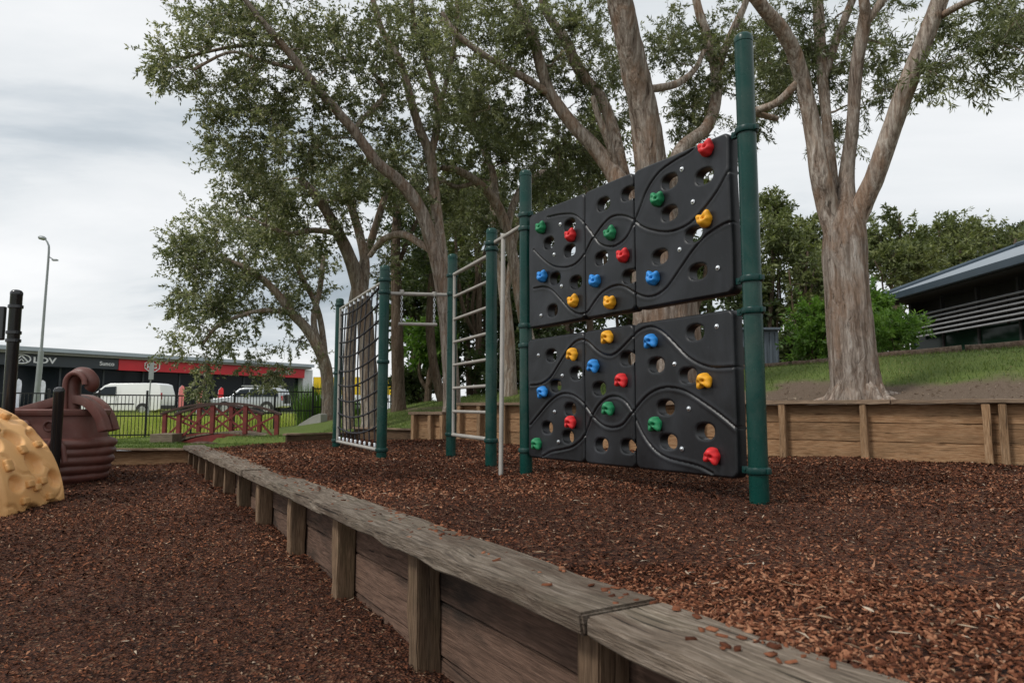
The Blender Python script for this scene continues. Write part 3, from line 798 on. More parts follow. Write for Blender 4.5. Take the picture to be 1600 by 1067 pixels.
def clamp(p, z, toward):
    """two-piece collar with bolted ears pointing along `toward`"""
    global _clamp
    if _clamp is None:
        m = MB()
        m.lathe((0, 0, 0), [(PR + 0.001, -0.022), (PR + 0.010, -0.019), (PR + 0.013, -0.01), (PR + 0.013, 0.01), (PR + 0.010, 0.019), (PR + 0.001, 0.022)], 28)
        m.box((PR + 0.028, 0, 0), (0.045, 0.03, 0.04)); m.box((-PR - 0.016, 0, 0), (0.018, 0.03, 0.03))
        m.lathe((PR + 0.03, -0.02, 0), [(0.009, 0), (0.009, 0.04)], 8, axis=(0, 1, 0))
        o = m.build('clamp', M['clamp'], frame, origin=(0, 0, 0), smooth=40, bevel=0.002)
        _clamp = o.data; bpy.data.objects.remove(o)
    a = math.atan2(toward[1], toward[0])
    return link('clamp', _clamp, frame, (float(p[0]), float(p[1]), z), (0, 0, a))
dAB = (PB - PA) / np.linalg.norm(PB - PA)
for z in (2.27, 1.335, 1.14, 0.185): clamp(PA, z, dAB)
for z in (2.33, 2.2, 1.30, 1.12, 0.18): clamp(PB, z, -dAB)
dEF = (PF - PE) / np.linalg.norm(PF - PE); dCD = (PD - PC) / np.linalg.norm(PD - PC); dFC = (PC - PF) / np.linalg.norm(PC - PF); dEB = (PB - PE) / np.linalg.norm(PB - PE)
for z in (2.20, 2.14, 0.24): clamp(PE, z, dEF)
for z in (2.10, 1.88, 0.26): clamp(PF, z, dEF)
for z in (1.99, 1.85, 1.07, 0.10): clamp(PC, z, dCD)
for z in (2.05, 1.06, 0.10): clamp(PD, z, -dCD)

def bar(name, a, b, r, mat=None, parent=frame, n=12):
    a = np.array(a, float); b = np.array(b, float)
    return MB().tube([a + (b - a) * t for t in (0, 0.33, 0.66, 1)], r, n).build(name, mat or M['grey_bar'], parent, smooth=40)
def p3(p, z): return np.array([p[0], p[1], z])
# ladder between E and F
zs = [0.25 + 0.264 * i for i in range(8)]
for i, z in enumerate(zs):
    big = i in (0, 7)
    bar('rung', p3(PE + dEF * (PR + 0.012), z), p3(PF - dEF * (PR + 0.012), z + 0.006), 0.021 if big else 0.0165)
bar('side_rail', p3(PE + dEF * (PR + 0.018), 0.25), p3(PE + dEF * (PR + 0.018), 2.098), 0.0165)
bar('side_rail', p3(PF - dEF * (PR + 0.018), 0.25), p3(PF - dEF * (PR + 0.018), 2.104), 0.0165)
# bar to the rock wall with the sliding pole
bar('top_bar', p3(PE + dEB * (PR), 2.20), p3(PB - dEB * (PR), 2.25), 0.021)
pt = PE + (PB - PE) * 0.36
pole_top = p3(pt, 2.222); pole_bot = np.array([-0.10, 6.15, -0.16])
bar('sliding_pole', pole_top, pole_bot, 0.021)
MB().lathe(pole_top - np.array([0, 0, 0.03]), [(0.024, 0), (0.027, 0.01), (0.027, 0.05), (0.02, 0.06)], 14).build('pole_joint', M['grey_bar'], frame, smooth=40)
# trapeze bar
bar('trapeze_beam', p3(PF + dFC * PR, 1.87), p3(PC - dFC * PR, 1.845), 0.021)
def chain(a, b):
    m = MB(); a = np.array(a, float); b = np.array(b, float); L = np.linalg.norm(b - a); n = int(L / 0.03); d = (b - a) / L
    for i in range(n):
        c = a + d * (i + 0.5) * L / n
        s = np.array([1.0, 0, 0]) if i % 2 else np.array([0, 1.0, 0])
        ring = [c + d * 0.021 * math.cos(q) + s * 0.010 * math.sin(q) for q in np.linspace(0, 2 * math.pi, 11)]
        m.tube(ring, 0.0035, 5, cap=False)
    return m.build('chain', M['bolt'], frame, smooth=60)
for q in (0.27, 0.75):
    p = PF + (PC - PF) * q; chain(p3(p, 1.85), p3(p, 1.535))
    MB().lathe(p3(p, 1.845), [(0.024, 0), (0.026, 0.01), (0.026, 0.04), (0.024, 0.05)], 12).build('swivel', M['grey_bar'], frame, smooth=40)
ta = PF + (PC - PF) * 0.23; tb = PF + (PC - PF) * 0.79
bar('trapeze_bar', p3(ta, 1.515), p3(tb, 1.505), 0.019)
# rope net between C and D
bar('net_top_bar', p3(PC + dCD * PR, 1.985), p3(PD - dCD * PR, 1.985), 0.02)
bar('net_bottom_bar', p3(PC + dCD * PR, 0.09), p3(PD - dCD * PR, 0.09), 0.021)
bar('net_side_rail', p3(PD - dCD * (PR + 0.03), 0.09), p3(PD - dCD * (PR + 0.03), 1.985), 0.021)
netL = np.linalg.norm(PD - PC)
net = MB().tube([p3(PC + dCD * 0.09, 0.16), p3(PC + dCD * 0.092, 1.0), p3(PC + dCD * 0.09, 1.95)], 0.010, 6).build('rope_net', M['rope'], frame, smooth=60)
cols_s = np.linspace(0.30, netL - 0.22, 9)
rows_z = [0.30 + 0.2 * i for i in range(9)]
bulge = lambda s, z: 0.05 * math.sin(math.pi * (s / netL)) * math.sin(math.pi * (z - 0.1) / 1.9)
nN = np.array([-dCD[1], dCD[0]])
for sv in cols_s:
    pth = [p3(PC + dCD * sv + nN * bulge(sv, z), z) for z in np.linspace(0.155, 1.93, 12)]
    MB().tube(pth, 0.0095, 6).build('rope', M['rope'], net, smooth=60)
    for z0, z1 in ((0.105, 0.16), (1.925, 1.975)):
        MB().lathe(p3(PC + dCD * sv, z0), [(0.008, 0), (0.016, 0.008), (0.016, z1 - z0 - 0.008), (0.010, z1 - z0)], 10).build('ferrule', M['bolt'], net, smooth=40)
for z in rows_z:
    ss = np.linspace(0.085, netL - 0.085, 20)
    pth = [p3(PC + dCD * s + nN * bulge(s, z), z - 0.07 * math.sin(math.pi * min(1, s / netL * 1.0)) + 0.09 * (1 - s / netL) ** 3) for s in ss]
    MB().tube(pth, 0.0115, 6).build('rope', M['rope'], net, smooth=60)
knots = MB()
for z in rows_z:
    for sv in cols_s:
        c = p3(PC + dCD * sv + nN * bulge(sv, z), z - 0.07 * math.sin(math.pi * sv / netL) + 0.09 * (1 - sv / netL) ** 3)
        knots.lathe(c - np.array([0, 0, 0.014]), [(0.009, 0), (0.019, 0.007), (0.019, 0.021), (0.009, 0.028)], 7)
tag(knots.build('rope_joint', M['rope'], net, smooth=60), kind='stuff')

# rock wall panels: moulded plastic with grooves, oval hand holes and coloured holds
ES = (PA - PB) / np.linalg.norm(PA - PB)                # along the wall, B -> A
EN = np.array([-0.843, -0.538]); EN = EN / np.linalg.norm(EN)
FRONT = 0.035
def pan(u, v):
    P = PB + EN * FRONT
    return on_plane(u, v, P, P + ES)
def pw(s, z, n=0.0):
    p = PB + EN * (FRONT + n) + ES * s
    return np.array([p[0], p[1], z])
def zoomed(l, oy): return [pan(800 + x / 3.138, oy + y / 3.138) for x, y in l]
G_UP = [zoomed(l, 180) for l in (
    [(175, 500), (240, 487), (300, 487), (345, 520), (385, 570), (405, 598), (430, 630), (470, 645), (510, 640), (560, 600), (600, 520), (627, 455), (660, 370), (720, 280), (800, 220), (870, 180), (945, 105)],
    [(107, 660), (150, 705), (200, 740), (260, 747), (310, 730), (355, 680), (385, 622), (405, 595), (440, 545), (480, 505), (520, 492), (570, 500), (610, 525), (627, 540), (670, 560), (740, 573), (800, 565), (870, 530), (940, 460), (1010, 370), (1060, 280), (1092, 233)],
    [(107, 850), (150, 842), (190, 855), (235, 900), (280, 950), (330, 975), (370, 965), (400, 920), (440, 870), (500, 837), (550, 840), (600, 870), (650, 890), (700, 885), (760, 845), (820, 760), (880, 670), (940, 600), (1000, 555), (1060, 525), (1100, 521)])]
G_LO = [zoomed(l, 460) for l in (
    [(92, 447), (140, 440), (185, 410), (225, 350), (265, 285), (300, 240), (335, 222), (370, 232), (410, 270), (450, 295), (490, 298), (530, 270), (580, 220), (615, 185), (650, 165), (690, 160), (740, 185), (800, 245), (860, 305), (930, 345), (1000, 360), (1102, 355)],
    [(88, 640), (130, 590), (180, 530), (230, 493), (270, 487), (310, 500), (350, 535), (375, 570), (405, 610), (450, 645), (495, 653), (540, 640), (575, 600), (615, 550), (660, 500), (710, 468), (770, 457), (850, 475), (930, 525), (1020, 590), (1112, 668)],
    [(150, 795), (190, 772), (250, 760), (300, 745), (345, 705), (375, 640), (395, 590), (430, 535), (475, 503), (520, 503), (560, 530), (595, 580), (622, 640), (660, 710), (710, 770), (770, 805), (850, 825), (920, 845), (985, 878)])]
PANELS = [  # s0, s1, z0, z1, grooves, oy, holes, holds, bolts
    (0.105, 0.905, 1.264, 2.300, G_UP, 180, [(280, 540), (178, 627), (280, 665), (208, 800), (312, 820), (195, 958)], [('green', 147, 558), ('red', 293, 596), ('blue', 154, 796), ('yellow', 307, 917)], [(237, 535), (207, 683), (243, 838), (143, 982)]),
    (0.912, 1.482, 1.264, 2.300, G_UP, 180, [(447, 437), (568, 385), (437, 703), (573, 792)], [('green', 488, 587), ('red', 550, 695), ('blue', 412, 818), ('yellow', 485, 923)], []),
    (1.489, 2.365, 1.264, 2.300, G_UP, 180, [(770, 325), (942, 300), (770, 482), (888, 585), (724, 695), (910, 767)], [('red', 957, 173), ('green', 717, 420), ('yellow', 950, 520), ('blue', 696, 805)], [(833, 265), (887, 425), (822, 659), (1009, 749)]),
    (0.085, 0.880, 0.125, 1.165, G_LO, 460, [(190, 300), (313, 388), (212, 448), (283, 563), (170, 653), (272, 698)], [('yellow', 302, 290), ('blue', 155, 476), ('red', 293, 622), ('green', 127, 728)], [(130, 298), (247, 398), (209, 575), (228, 722)]),
    (0.887, 1.460, 0.125, 1.165, G_LO, 460, [(563, 315), (425, 463), (437, 738), (567, 745)], [('yellow', 473, 207), ('blue', 405, 347), ('red', 542, 417), ('green', 478, 555)], []),
    (1.467, 2.355, 0.125, 1.165, G_LO, 460, [(895, 187), (706, 347), (862, 398), (752, 555), (944, 672), (765, 722)], [('blue', 686, 226), ('yellow', 947, 420), ('green', 707, 631), ('red', 987, 785)], [(1004, 157), (797, 341), (867, 560), (833, 757)]),
]
def hold_mesh(flip):
    """chunky moulded hold: two horns, two deep finger pockets and a scooped lip"""
    bm = bmesh.new(); bmesh.ops.create_icosphere(bm, subdivisions=4, radius=1.0)
    sg = -1 if flip else 1
    g = lambda d, w: math.exp(-(d / w) ** 2)
    for v in bm.verts:
        x, y, z = v.co          # x along wall, y out of the wall, z up
        z *= sg
        k = 0.92 + 0.10 * abs(x)
        for ex in (-0.62, 0.66):
            k += (0.52 if ex < 0 else 0.44) * g(math.sqrt((x - ex) ** 2 + (z - 0.75) ** 2 + (y - 0.25) ** 2), 0.36)
        k -= 0.26 * g(math.sqrt(x * x + (z - 1.0) ** 2), 0.26)                         # notch between the horns
        for ex, ez in ((-0.40, 0.22), (0.42, 0.30)):
            k -= 0.62 * g(math.sqrt((x - ex) ** 2 + (z - ez) ** 2 + 0.5 * (y - 0.85) ** 2), 0.22)
        k += 0.12 * g(math.hypot(x, z + 0.45), 0.3) * (y > 0)
        k -= 0.14 * g(math.hypot(x + 0.75, z + 0.5), 0.35) + 0.14 * g(math.hypot(x - 0.8, z + 0.45), 0.35)
        v.co = Vector((x * k * 0.053, max(y, -0.3) * k * 0.060, z * sg * k * 0.050))
    me = bpy.data.meshes.new('hold'); bm.to_mesh(me); bm.free(); me.shade_smooth(); return me
HM = {}
ang_h = math.atan2(EN[1], EN[0]) - math.pi / 2
bolt_me = None
GS = 0.0055
for (s0, s1, z0, z1, groov, oy, holes, holds, bolts) in PANELS:
    ss = np.linspace(s0, s1, int((s1 - s0) / GS)); zz = np.linspace(z0, z1, int((z1 - z0) / GS))
    S, Z = np.meshgrid(ss, zz); ns, nzv = len(ss), len(zz)
    # rounded corners
    rc = 0.045
    cs = np.clip(S, s0 + rc, s1 - rc); cz = np.clip(Z, z0 + rc, z1 - rc)
    dd = np.hypot(S - cs, Z - cz); kk = np.where(dd > 1e-9, np.minimum(1, rc / np.maximum(dd, 1e-9)), 1)
    inf = np.maximum(np.abs(S - cs), np.abs(Z - cz)); kk = np.where(dd > 1e-9, inf / np.maximum(dd, 1e-9), 1)
    S2 = cs + (S - cs) * kk; Z2 = cz + (Z - cz) * kk
    din = rc - np.hypot(S2 - cs, Z2 - cz); din = np.where((S2 == cs) & (Z2 == cz), 1, din)
    din = np.minimum.reduce([S2 - s0 + 0 * Z2, s1 - S2, Z2 - z0, z1 - Z2, np.where(dd > 0, np.maximum(din, 0), 1)])
    disp = -0.014 * (1 - smooth(np.clip(din, 0, 1) / 0.016)) ** 2
    disp = disp + 0.006 * fbm2(S * 1.0, Z * 1.0, 2.6, 2, 3 + oy)
    for g in groov:
        g = catmull([(a, b) for a, b in g], 3); best = np.full(S2.shape, 9.0)
        for i in range(len(g) - 1):
            ax, az_ = g[i]; bx, bz = g[i + 1]; lx, lz = bx - ax, bz - az_; L2 = lx * lx + lz * lz + 1e-12
            t = np.clip(((S2 - ax) * lx + (Z2 - az_) * lz) / L2, 0, 1)
            best = np.minimum(best, np.hypot(S2 - ax - t * lx, Z2 - az_ - t * lz))
        disp = disp - 0.009 * np.exp(-(best / 0.0058) ** 2) + 0.002 * np.exp(-((best - 0.018) / 0.012) ** 2)
    hl = zoomed(holes, oy); gone = np.zeros((nzv - 1, ns - 1), bool)
    Sc = (S2[:-1, :-1] + S2[1:, 1:]) / 2; Zc = (Z2[:-1, :-1] + Z2[1:, 1:]) / 2
    HA, HB = 0.077, 0.053
    sup = lambda s, z, c: (np.abs((s - c[0]) / HA) ** 2.5 + np.abs((z - c[1]) / HB) ** 2.5) ** (1 / 2.5)
    for c in hl:
        r = sup(S2, Z2, c)
        disp = disp - 0.006 * np.exp(-((r - 1) / 0.10) ** 2) * (r > 0.8)
        gone |= sup(Sc, Zc, c) < 1.0
    P = PB[None, None, :] + EN * (FRONT + disp)[..., None] + ES * S2[..., None]
    V = np.concatenate([P, Z2[..., None]], -1).reshape(-1, 3)
    idx = np.arange(ns * nzv).reshape(nzv, ns)
    Fq = np.stack([idx[:-1, :-1], idx[:-1, 1:], idx[1:, 1:], idx[1:, :-1]], -1).reshape(-1, 4)[~gone.ravel()]
    # boundary edges -> walls going back into the panel
    E_ = np.concatenate([Fq[:, [0, 1]], Fq[:, [1, 2]], Fq[:, [2, 3]], Fq[:, [3, 0]]])
    key = E_.min(1).astype(np.int64) * 10 ** 7 + E_.max(1); _, inv, cnt = np.unique(key, return_inverse=True, return_counts=True)
    Eb = E_[cnt[inv] == 1]; vb = np.unique(Eb)
    for c in hl:                                                       # snap the ragged hole rims to the oval
        r = sup(S2.ravel()[vb], Z2.ravel()[vb], c); near_ = vb[(r < 1.35)]
        if len(near_):
            s_, z_ = S2.ravel()[near_], Z2.ravel()[near_]; rr = sup(s_, z_, c)[:, None]
            q = np.stack([s_ - c[0], z_ - c[1]], -1) / rr
            xy = PB + EN * (FRONT + disp.ravel()[near_] )[:, None] + ES * (c[0] + q[:, 0])[:, None]
            V[near_] = np.concatenate([xy, (c[1] + q[:, 1])[:, None]], -1)
    nv = len(V); mapb = np.full(nv, -1); mapb[vb] = nv + np.arange(len(vb))
    back_v = V[vb].copy(); back_v[:, :2] += -EN * 0.075
    V = np.vstack([V, back_v])
    Fw = np.stack([Eb[:, 1], Eb[:, 0], mapb[Eb[:, 0]], mapb[Eb[:, 1]]], -1)
    Vall = V; Fall = np.vstack([Fq, Fw])
    org = pw((s0 + s1) / 2, (z0 + z1) / 2)
    po = np_mesh('rock_wall_panel', Vall, Fall, M['black_plastic'], frame, tuple(org), smooth=True)
    po.data.set_sharp_from_angle(angle=R(50))
    bo = MB()
    for (s_, z_) in zoomed(bolts, oy):
        bo2 = MB().lathe(pw(s_, z_, -0.002), [(0.017, 0), (0.017, 0.004), (0.010, 0.006), (0.010, 0.013), (0.006, 0.016)], 12, axis=(EN[0], EN[1], 0)).build('bolt', M['bolt'], po, smooth=40)
    for (cn, zx, zy) in holds:
        s_, z_ = zoomed([(zx, zy)], oy)[0]
        flip = oy == 460
        if (cn, flip) not in HM:
            me = hold_mesh(flip); me.materials.append(M['hold_' + cn]); HM[(cn, flip)] = me
        ho = link('climbing_hold', HM[(cn, flip)], po, tuple(pw(s_ + 0.006, z_, 0.012)), (0, random.uniform(-0.25, 0.25), ang_h))
        tag(ho, cn + ' moulded hand hold')
        MB().lathe(pw(s_ + 0.006, z_, 0.05), [(0.010, 0), (0.010, 0.012), (0.006, 0.015)], 8, axis=(EN[0], EN[1], 0)).build('bolt', M['bolt'], ho, smooth=40)

# ------------------------------------------------------------------ toy pirate ship
M['ship'] = plain('maroon_plastic', (0.115, 0.036, 0.026), 0.4, 0, 0.22, 3, bump=0.05, bscale=30, dust=0.08)
M['ship_top'] = plain('faded_maroon_plastic', (0.15, 0.05, 0.038), 0.42, 0, 0.2, 3, dust=0.10)
M['black_post'] = plain('black_gloss_post', (0.008, 0.008, 0.009), 0.25, 0, 0.2, 4, coat=0.3)
YS = 7.75
ship = thing('toy_ship', 'maroon plastic pirate ship bow with curled prow in the lower mulch', 'play ship', (-5.2, YS, -0.3))
def sx(u): return (u - 800) / F_PX * (YS - 0.35)
# plan outline of the hull: side facing the camera, rounding to the bow on the right
def plan(t):
    """t 0..1 from stern (left) round the bow to the back"""
    pts = catmull([(-6.8, YS - 0.42), (-6.0, YS - 0.44), (-5.35, YS - 0.42), (-4.98, YS - 0.35), (-4.76, YS - 0.15), (-4.70, YS + 0.15), (-4.88, YS + 0.5), (-5.4, YS + 0.72), (-6.8, YS + 0.75)], 8)
    return pts
pl = plan(0); nrm = np.gradient(pl, axis=0); nrm = np.stack([nrm[:, 1], -nrm[:, 0]], -1); nrm /= np.linalg.norm(nrm, axis=1)[:, None]
def hull_strip(zprof, offs):
    V = []; n = len(pl)
    for z, o in zip(zprof, offs):
        o = np.broadcast_to(o, (n,))
        V.append(np.concatenate([pl + nrm * o[:, None], np.full((n, 1), z)], 1))
    V = np.concatenate(V); idx = np.arange(len(V)).reshape(len(zprof), n)
    return V, np.stack([idx[:-1, :-1], idx[:-1, 1:], idx[1:, 1:], idx[1:, :-1]], -1).reshape(-1, 4)
zb = -0.36
zp, of = [], []
nrow = 6; ztop = 0.21
for r in range(nrow):
    for q in np.linspace(0.04, 0.96, 7):
        z = zb + (ztop - zb) * (r + q) / nrow
        zp.append(z); of.append(0.035 * math.sin(math.pi * q) ** 0.6 - 0.12 * (1 - (z - zb) / (ztop - zb)) ** 1.8 + 0.085)
wav = 0.012 * vnoise(np.stack([pl[:, 0] * 5, pl[:, 1] * 5, np.zeros(len(pl))], -1))
V, Fc = hull_strip(zp, [o + wav + 0.012 * vnoise(np.stack([pl[:, 0] * 7, pl[:, 1] * 7, np.full(len(pl), 3.3 * (q // 7))], -1)) for q, o in enumerate(of)])
np_mesh('plank_hull', V, Fc, M['ship'], ship, (-5.2, YS, 0), smooth=True)
V, Fc = hull_strip([0.20, 0.215, 0.23, 0.40, 0.47, 0.475, 0.50, 0.535, 0.545, 0.54, 0.50], [0.09, 0.06, 0.01, -0.01, -0.012, 0.015, 0.028, 0.028, 0.01, -0.05, -0.06])
np_mesh('bulwark', V, Fc, M['ship_top'], ship, (-5.2, YS, 0.3), smooth=True).data.set_sharp_from_angle(angle=R(40))
for u in (52, 90):
    c = np.array([sx(u), YS - 0.44 + 0.01, 0.365])
    MB().lathe(c, [(0.035, 0.0), (0.038, -0.012), (0.05, -0.02), (0.062, -0.014), (0.066, 0.006)], 20, axis=(0, 1, 0)).build('porthole', M['ship'], ship, smooth=50)
# raised sheer rail: a moulded band rising to the prow and curving down over the bow
def band(outer, inner, Y, th):
    o_ = catmull([at(u, v, Y) for u, v in outer], 5); i_ = catmull([at(u, v, Y) for u, v in inner], 5)
    m = MB(); n = min(len(o_), len(i_)); o_, i_ = o_[:n], i_[:n]
    vs = [p for p in o_] + [p for p in i_] + [p + np.array([0, th, 0]) for p in o_] + [p + np.array([0, th, 0]) for p in i_]
    fs = []
    for k in range(n - 1):
        fs += [(k, k + 1, n + k + 1, n + k), (2 * n + k, 3 * n + k, 3 * n + k + 1, 2 * n + k + 1), (k, 2 * n + k, 2 * n + k + 1, k + 1), (n + k, n + k + 1, 3 * n + k + 1, 3 * n + k)]
    fs += [(0, n, 3 * n, 2 * n), (n - 1, 3 * n - 1, 4 * n - 1, 2 * n - 1)]
    m.add(vs, fs); return m.build('sheer_rail', M['ship_top'], ship, bevel=0.012, smooth=50)
OUT_ = [(-40, 652), (10, 641), (60, 627), (98, 617), (126, 619), (146, 632), (158, 650), (165, 672)]; INN_ = [(-40, 660), (10, 650), (60, 641), (98, 631), (122, 632), (137, 642), (147, 657), (152, 676)]
band(OUT_, INN_, YS - 0.20, 0.13)
OUT2 = [(u * 0.97 + 18, v * 0.985 + 9) for u, v in OUT_]; INN2 = [(u * 0.97 + 18, v * 0.985 + 9) for u, v in INN_]
band(OUT2, INN2, YS + 0.45, 0.13)
# moulded archway in the planking
ya = YS - 0.53
pa = catmull([at(74, 722, ya), at(76, 698, ya), at(86, 686, ya), at(97, 697, ya), at(101, 722, ya)], 6)
MB().tube(pa, 0.028, 8).build('archway_rim', M['ship'], ship, smooth=60)
MB().box((-5.85, YS + 0.15, 0.38), (1.5, 0.9, 0.05)).build('deck', M['ship'], ship, bevel=0.01)
# curled prow: a thick flattened scroll in the ship's long plane
xp = -4.89
spir = [(xp, 0.30), (xp - 0.005, 0.58), (xp - 0.012, 0.76), (xp + 0.0, 0.87), (xp + 0.055, 0.93), (xp + 0.13, 0.93), (xp + 0.19, 0.875), (xp + 0.205, 0.81), (xp + 0.175, 0.765)]
pth = catmull([(a, YS - 0.12, b) for a, b in spir], 6)
rr = np.interp(np.linspace(0, 1, len(pth)), [0, 0.35, 0.6, 0.8, 1], [0.085, 0.078, 0.078, 0.072, 0.055])
m = MB(); vv, ff = tube_np(pth, rr, 14); vv[:, 1] = YS - 0.12 + (vv[:, 1] - YS + 0.12) * 1.15
m.add(vv, ff); m.f.append(tuple(range(14))); m.f.append(tuple((len(pth) - 1) * 14 + i for i in range(14)))
m.build('prow_scroll', M['ship'], ship, smooth=60)
vv, ff = tube_np(catmull([(a - 0.012, YS - 0.235, b + 0.004) for a, b in spir[:8]], 6), 0.028, 8)
MB().add(vv, ff).build('prow_ridge', M['ship_top'], ship, smooth=60)
def black_post(p, z0, z1, r=0.055):
    return MB().lathe((p[0], p[1], z0), [(r, 0), (r, z1 - z0 - 0.06), (r * 1.03, z1 - z0 - 0.055), (r * 1.03, z1 - z0 - 0.03), (r * 0.8, z1 - z0 - 0.008), (r * 0.4, z1 - z0)], 20).build('support_post', M['black_post'], ship, smooth=40)
black_post((sx(115), YS - 0.57), -0.4, 0.775, 0.05)
bp = (-5.235, YS - 0.62)
black_post(bp, -0.4, 1.80, 0.057)
for z in (1.62, 1.345, 1.26):
    MB().lathe((bp[0], bp[1], z), [(0.058, -0.02), (0.07, -0.015), (0.07, 0.015), (0.058, 0.02)], 20).build('collar', M['black_post'], ship, smooth=40)
MB().box((bp[0] - 0.37, bp[1] + 0.05, 1.45), (0.46, 0.05, 0.36)).build('side_panel', M['black_post'], ship, bevel=0.015)

# ------------------------------------------------------------------ orange climbing arch
def arch_mat():
    t = NT('tan_plastic'); v = t.coord()
    t.base(t.ramp(t.noise(v, 3, 4), [(0.3, (0.70, 0.37, 0.135)), (0.7, (0.80, 0.45, 0.18))])); t.set(Roughness=0.5); return t.m
M['arch'] = arch_mat(); M['arch_hold'] = plain('orange_hold_plastic', (0.62, 0.33, 0.115), 0.5)
arch = thing('climbing_arch', 'tan orange moulded climbing arch with craters at the left edge', 'climbing arch', (-5.1, 6.0, -0.4))
AC = np.array([-5.1, -0.38]); AR = 1.0; Y0, Y1 = 5.62, 6.42
th = np.linspace(-0.08, math.pi + 0.08, 220); yy = np.linspace(Y0, Y1, 70)
TH_, YY_ = np.meshgrid(th, yy, indexing='ij')
crat = np.zeros_like(TH_)
r2 = random.Random(3)
cr = []
for i in range(240):
    a = r2.uniform(0, math.pi); y = r2.uniform(Y0 + 0.1, Y1 - 0.1)
    if all(math.hypot((a - b) * AR, y - c) > 0.235 for b, c, _ in cr): cr.append((a, y, r2.uniform(0.085, 0.125)))
for a, y, r in cr:
    dd = np.hypot((TH_ - a) * AR * r2.uniform(0.85, 1.2), (YY_ - y)) + 0.012 * vnoise(np.stack([TH_ * 9, YY_ * 9, np.full_like(TH_, a)], -1))
    crat -= 0.055 * smooth((r - dd) / (r * 0.35))
edge_in = np.minimum(YY_ - Y0, Y1 - YY_); crat = crat * smooth(edge_in / 0.08) - 0.03 * (1 - smooth(edge_in / 0.05))
cell = np.abs(vnoise(np.stack([TH_ * 4.2, YY_ * 4.2, np.zeros_like(TH_)], -1)))
crat = crat - 0.018 * np.exp(-(cell / 0.06) ** 2) * smooth(edge_in / 0.08)
rad = AR + crat
V = np.stack([AC[0] + np.cos(TH_) * rad, YY_, AC[1] + np.sin(TH_) * rad], -1).reshape(-1, 3)
idx = np.arange(len(V)).reshape(len(th), len(yy))
Fc = np.stack([idx[:-1, :-1], idx[:-1, 1:], idx[1:, 1:], idx[1:, :-1]], -1).reshape(-1, 4)
body = np_mesh('arch_shell', V, Fc, M['arch'], arch, (-5.1, 6.0, 0), smooth=True)
for ys, nm in ((Y0, 1), (Y1, -1)):
    m = MB()
    for i in range(len(th) - 1):
        ro, ri = AR - 0.03, AR - 0.20
        a, b = th[i], th[i + 1]
        q = [(AC[0] + math.cos(k) * r_, ys + dy_, AC[1] + math.sin(k) * r_) for k, r_, dy_ in ((a, ro, 0), (b, ro, 0), (b, ri, 0.015 * nm), (a, ri, 0.015 * nm))]
        m.add(q, [(0, 1, 2, 3)])
    m.build('side_rim', M['arch'], arch, smooth=60)
m = MB()
for i in range(len(th) - 1):
    ri = AR - 0.20; a, b = th[i], th[i + 1]
    m.add([(AC[0] + math.cos(k) * ri, y_, AC[1] + math.sin(k) * ri) for k, y_ in ((a, Y0 + 0.015), (b, Y0 + 0.015), (b, Y1 - 0.015), (a, Y1 - 0.015))], [(0, 1, 2, 3)])
m.build('inner_shell', M['arch'], arch, smooth=60)
for i in range(60):
    a = r2.uniform(0.15, 2.9); y = r2.uniform(Y0 + 0.12, Y1 - 0.12)
    if min(math.hypot((a - b) * AR, y - c) - r for b, c, r in cr) < 0.0: continue
    n = np.array([math.cos(a), 0, math.sin(a)]); t = np.array([-math.sin(a), 0, math.cos(a)])
    c = np.array([AC[0], y, AC[1]]) + n * (AR + 0.005)
    MB().box(c, (0.075, 0.06, 0.06), ax=(np.array([0, 1.0, 0]), t, n)).build('grip', M['arch_hold'], arch, bevel=0.016, smooth=50, segs=3)

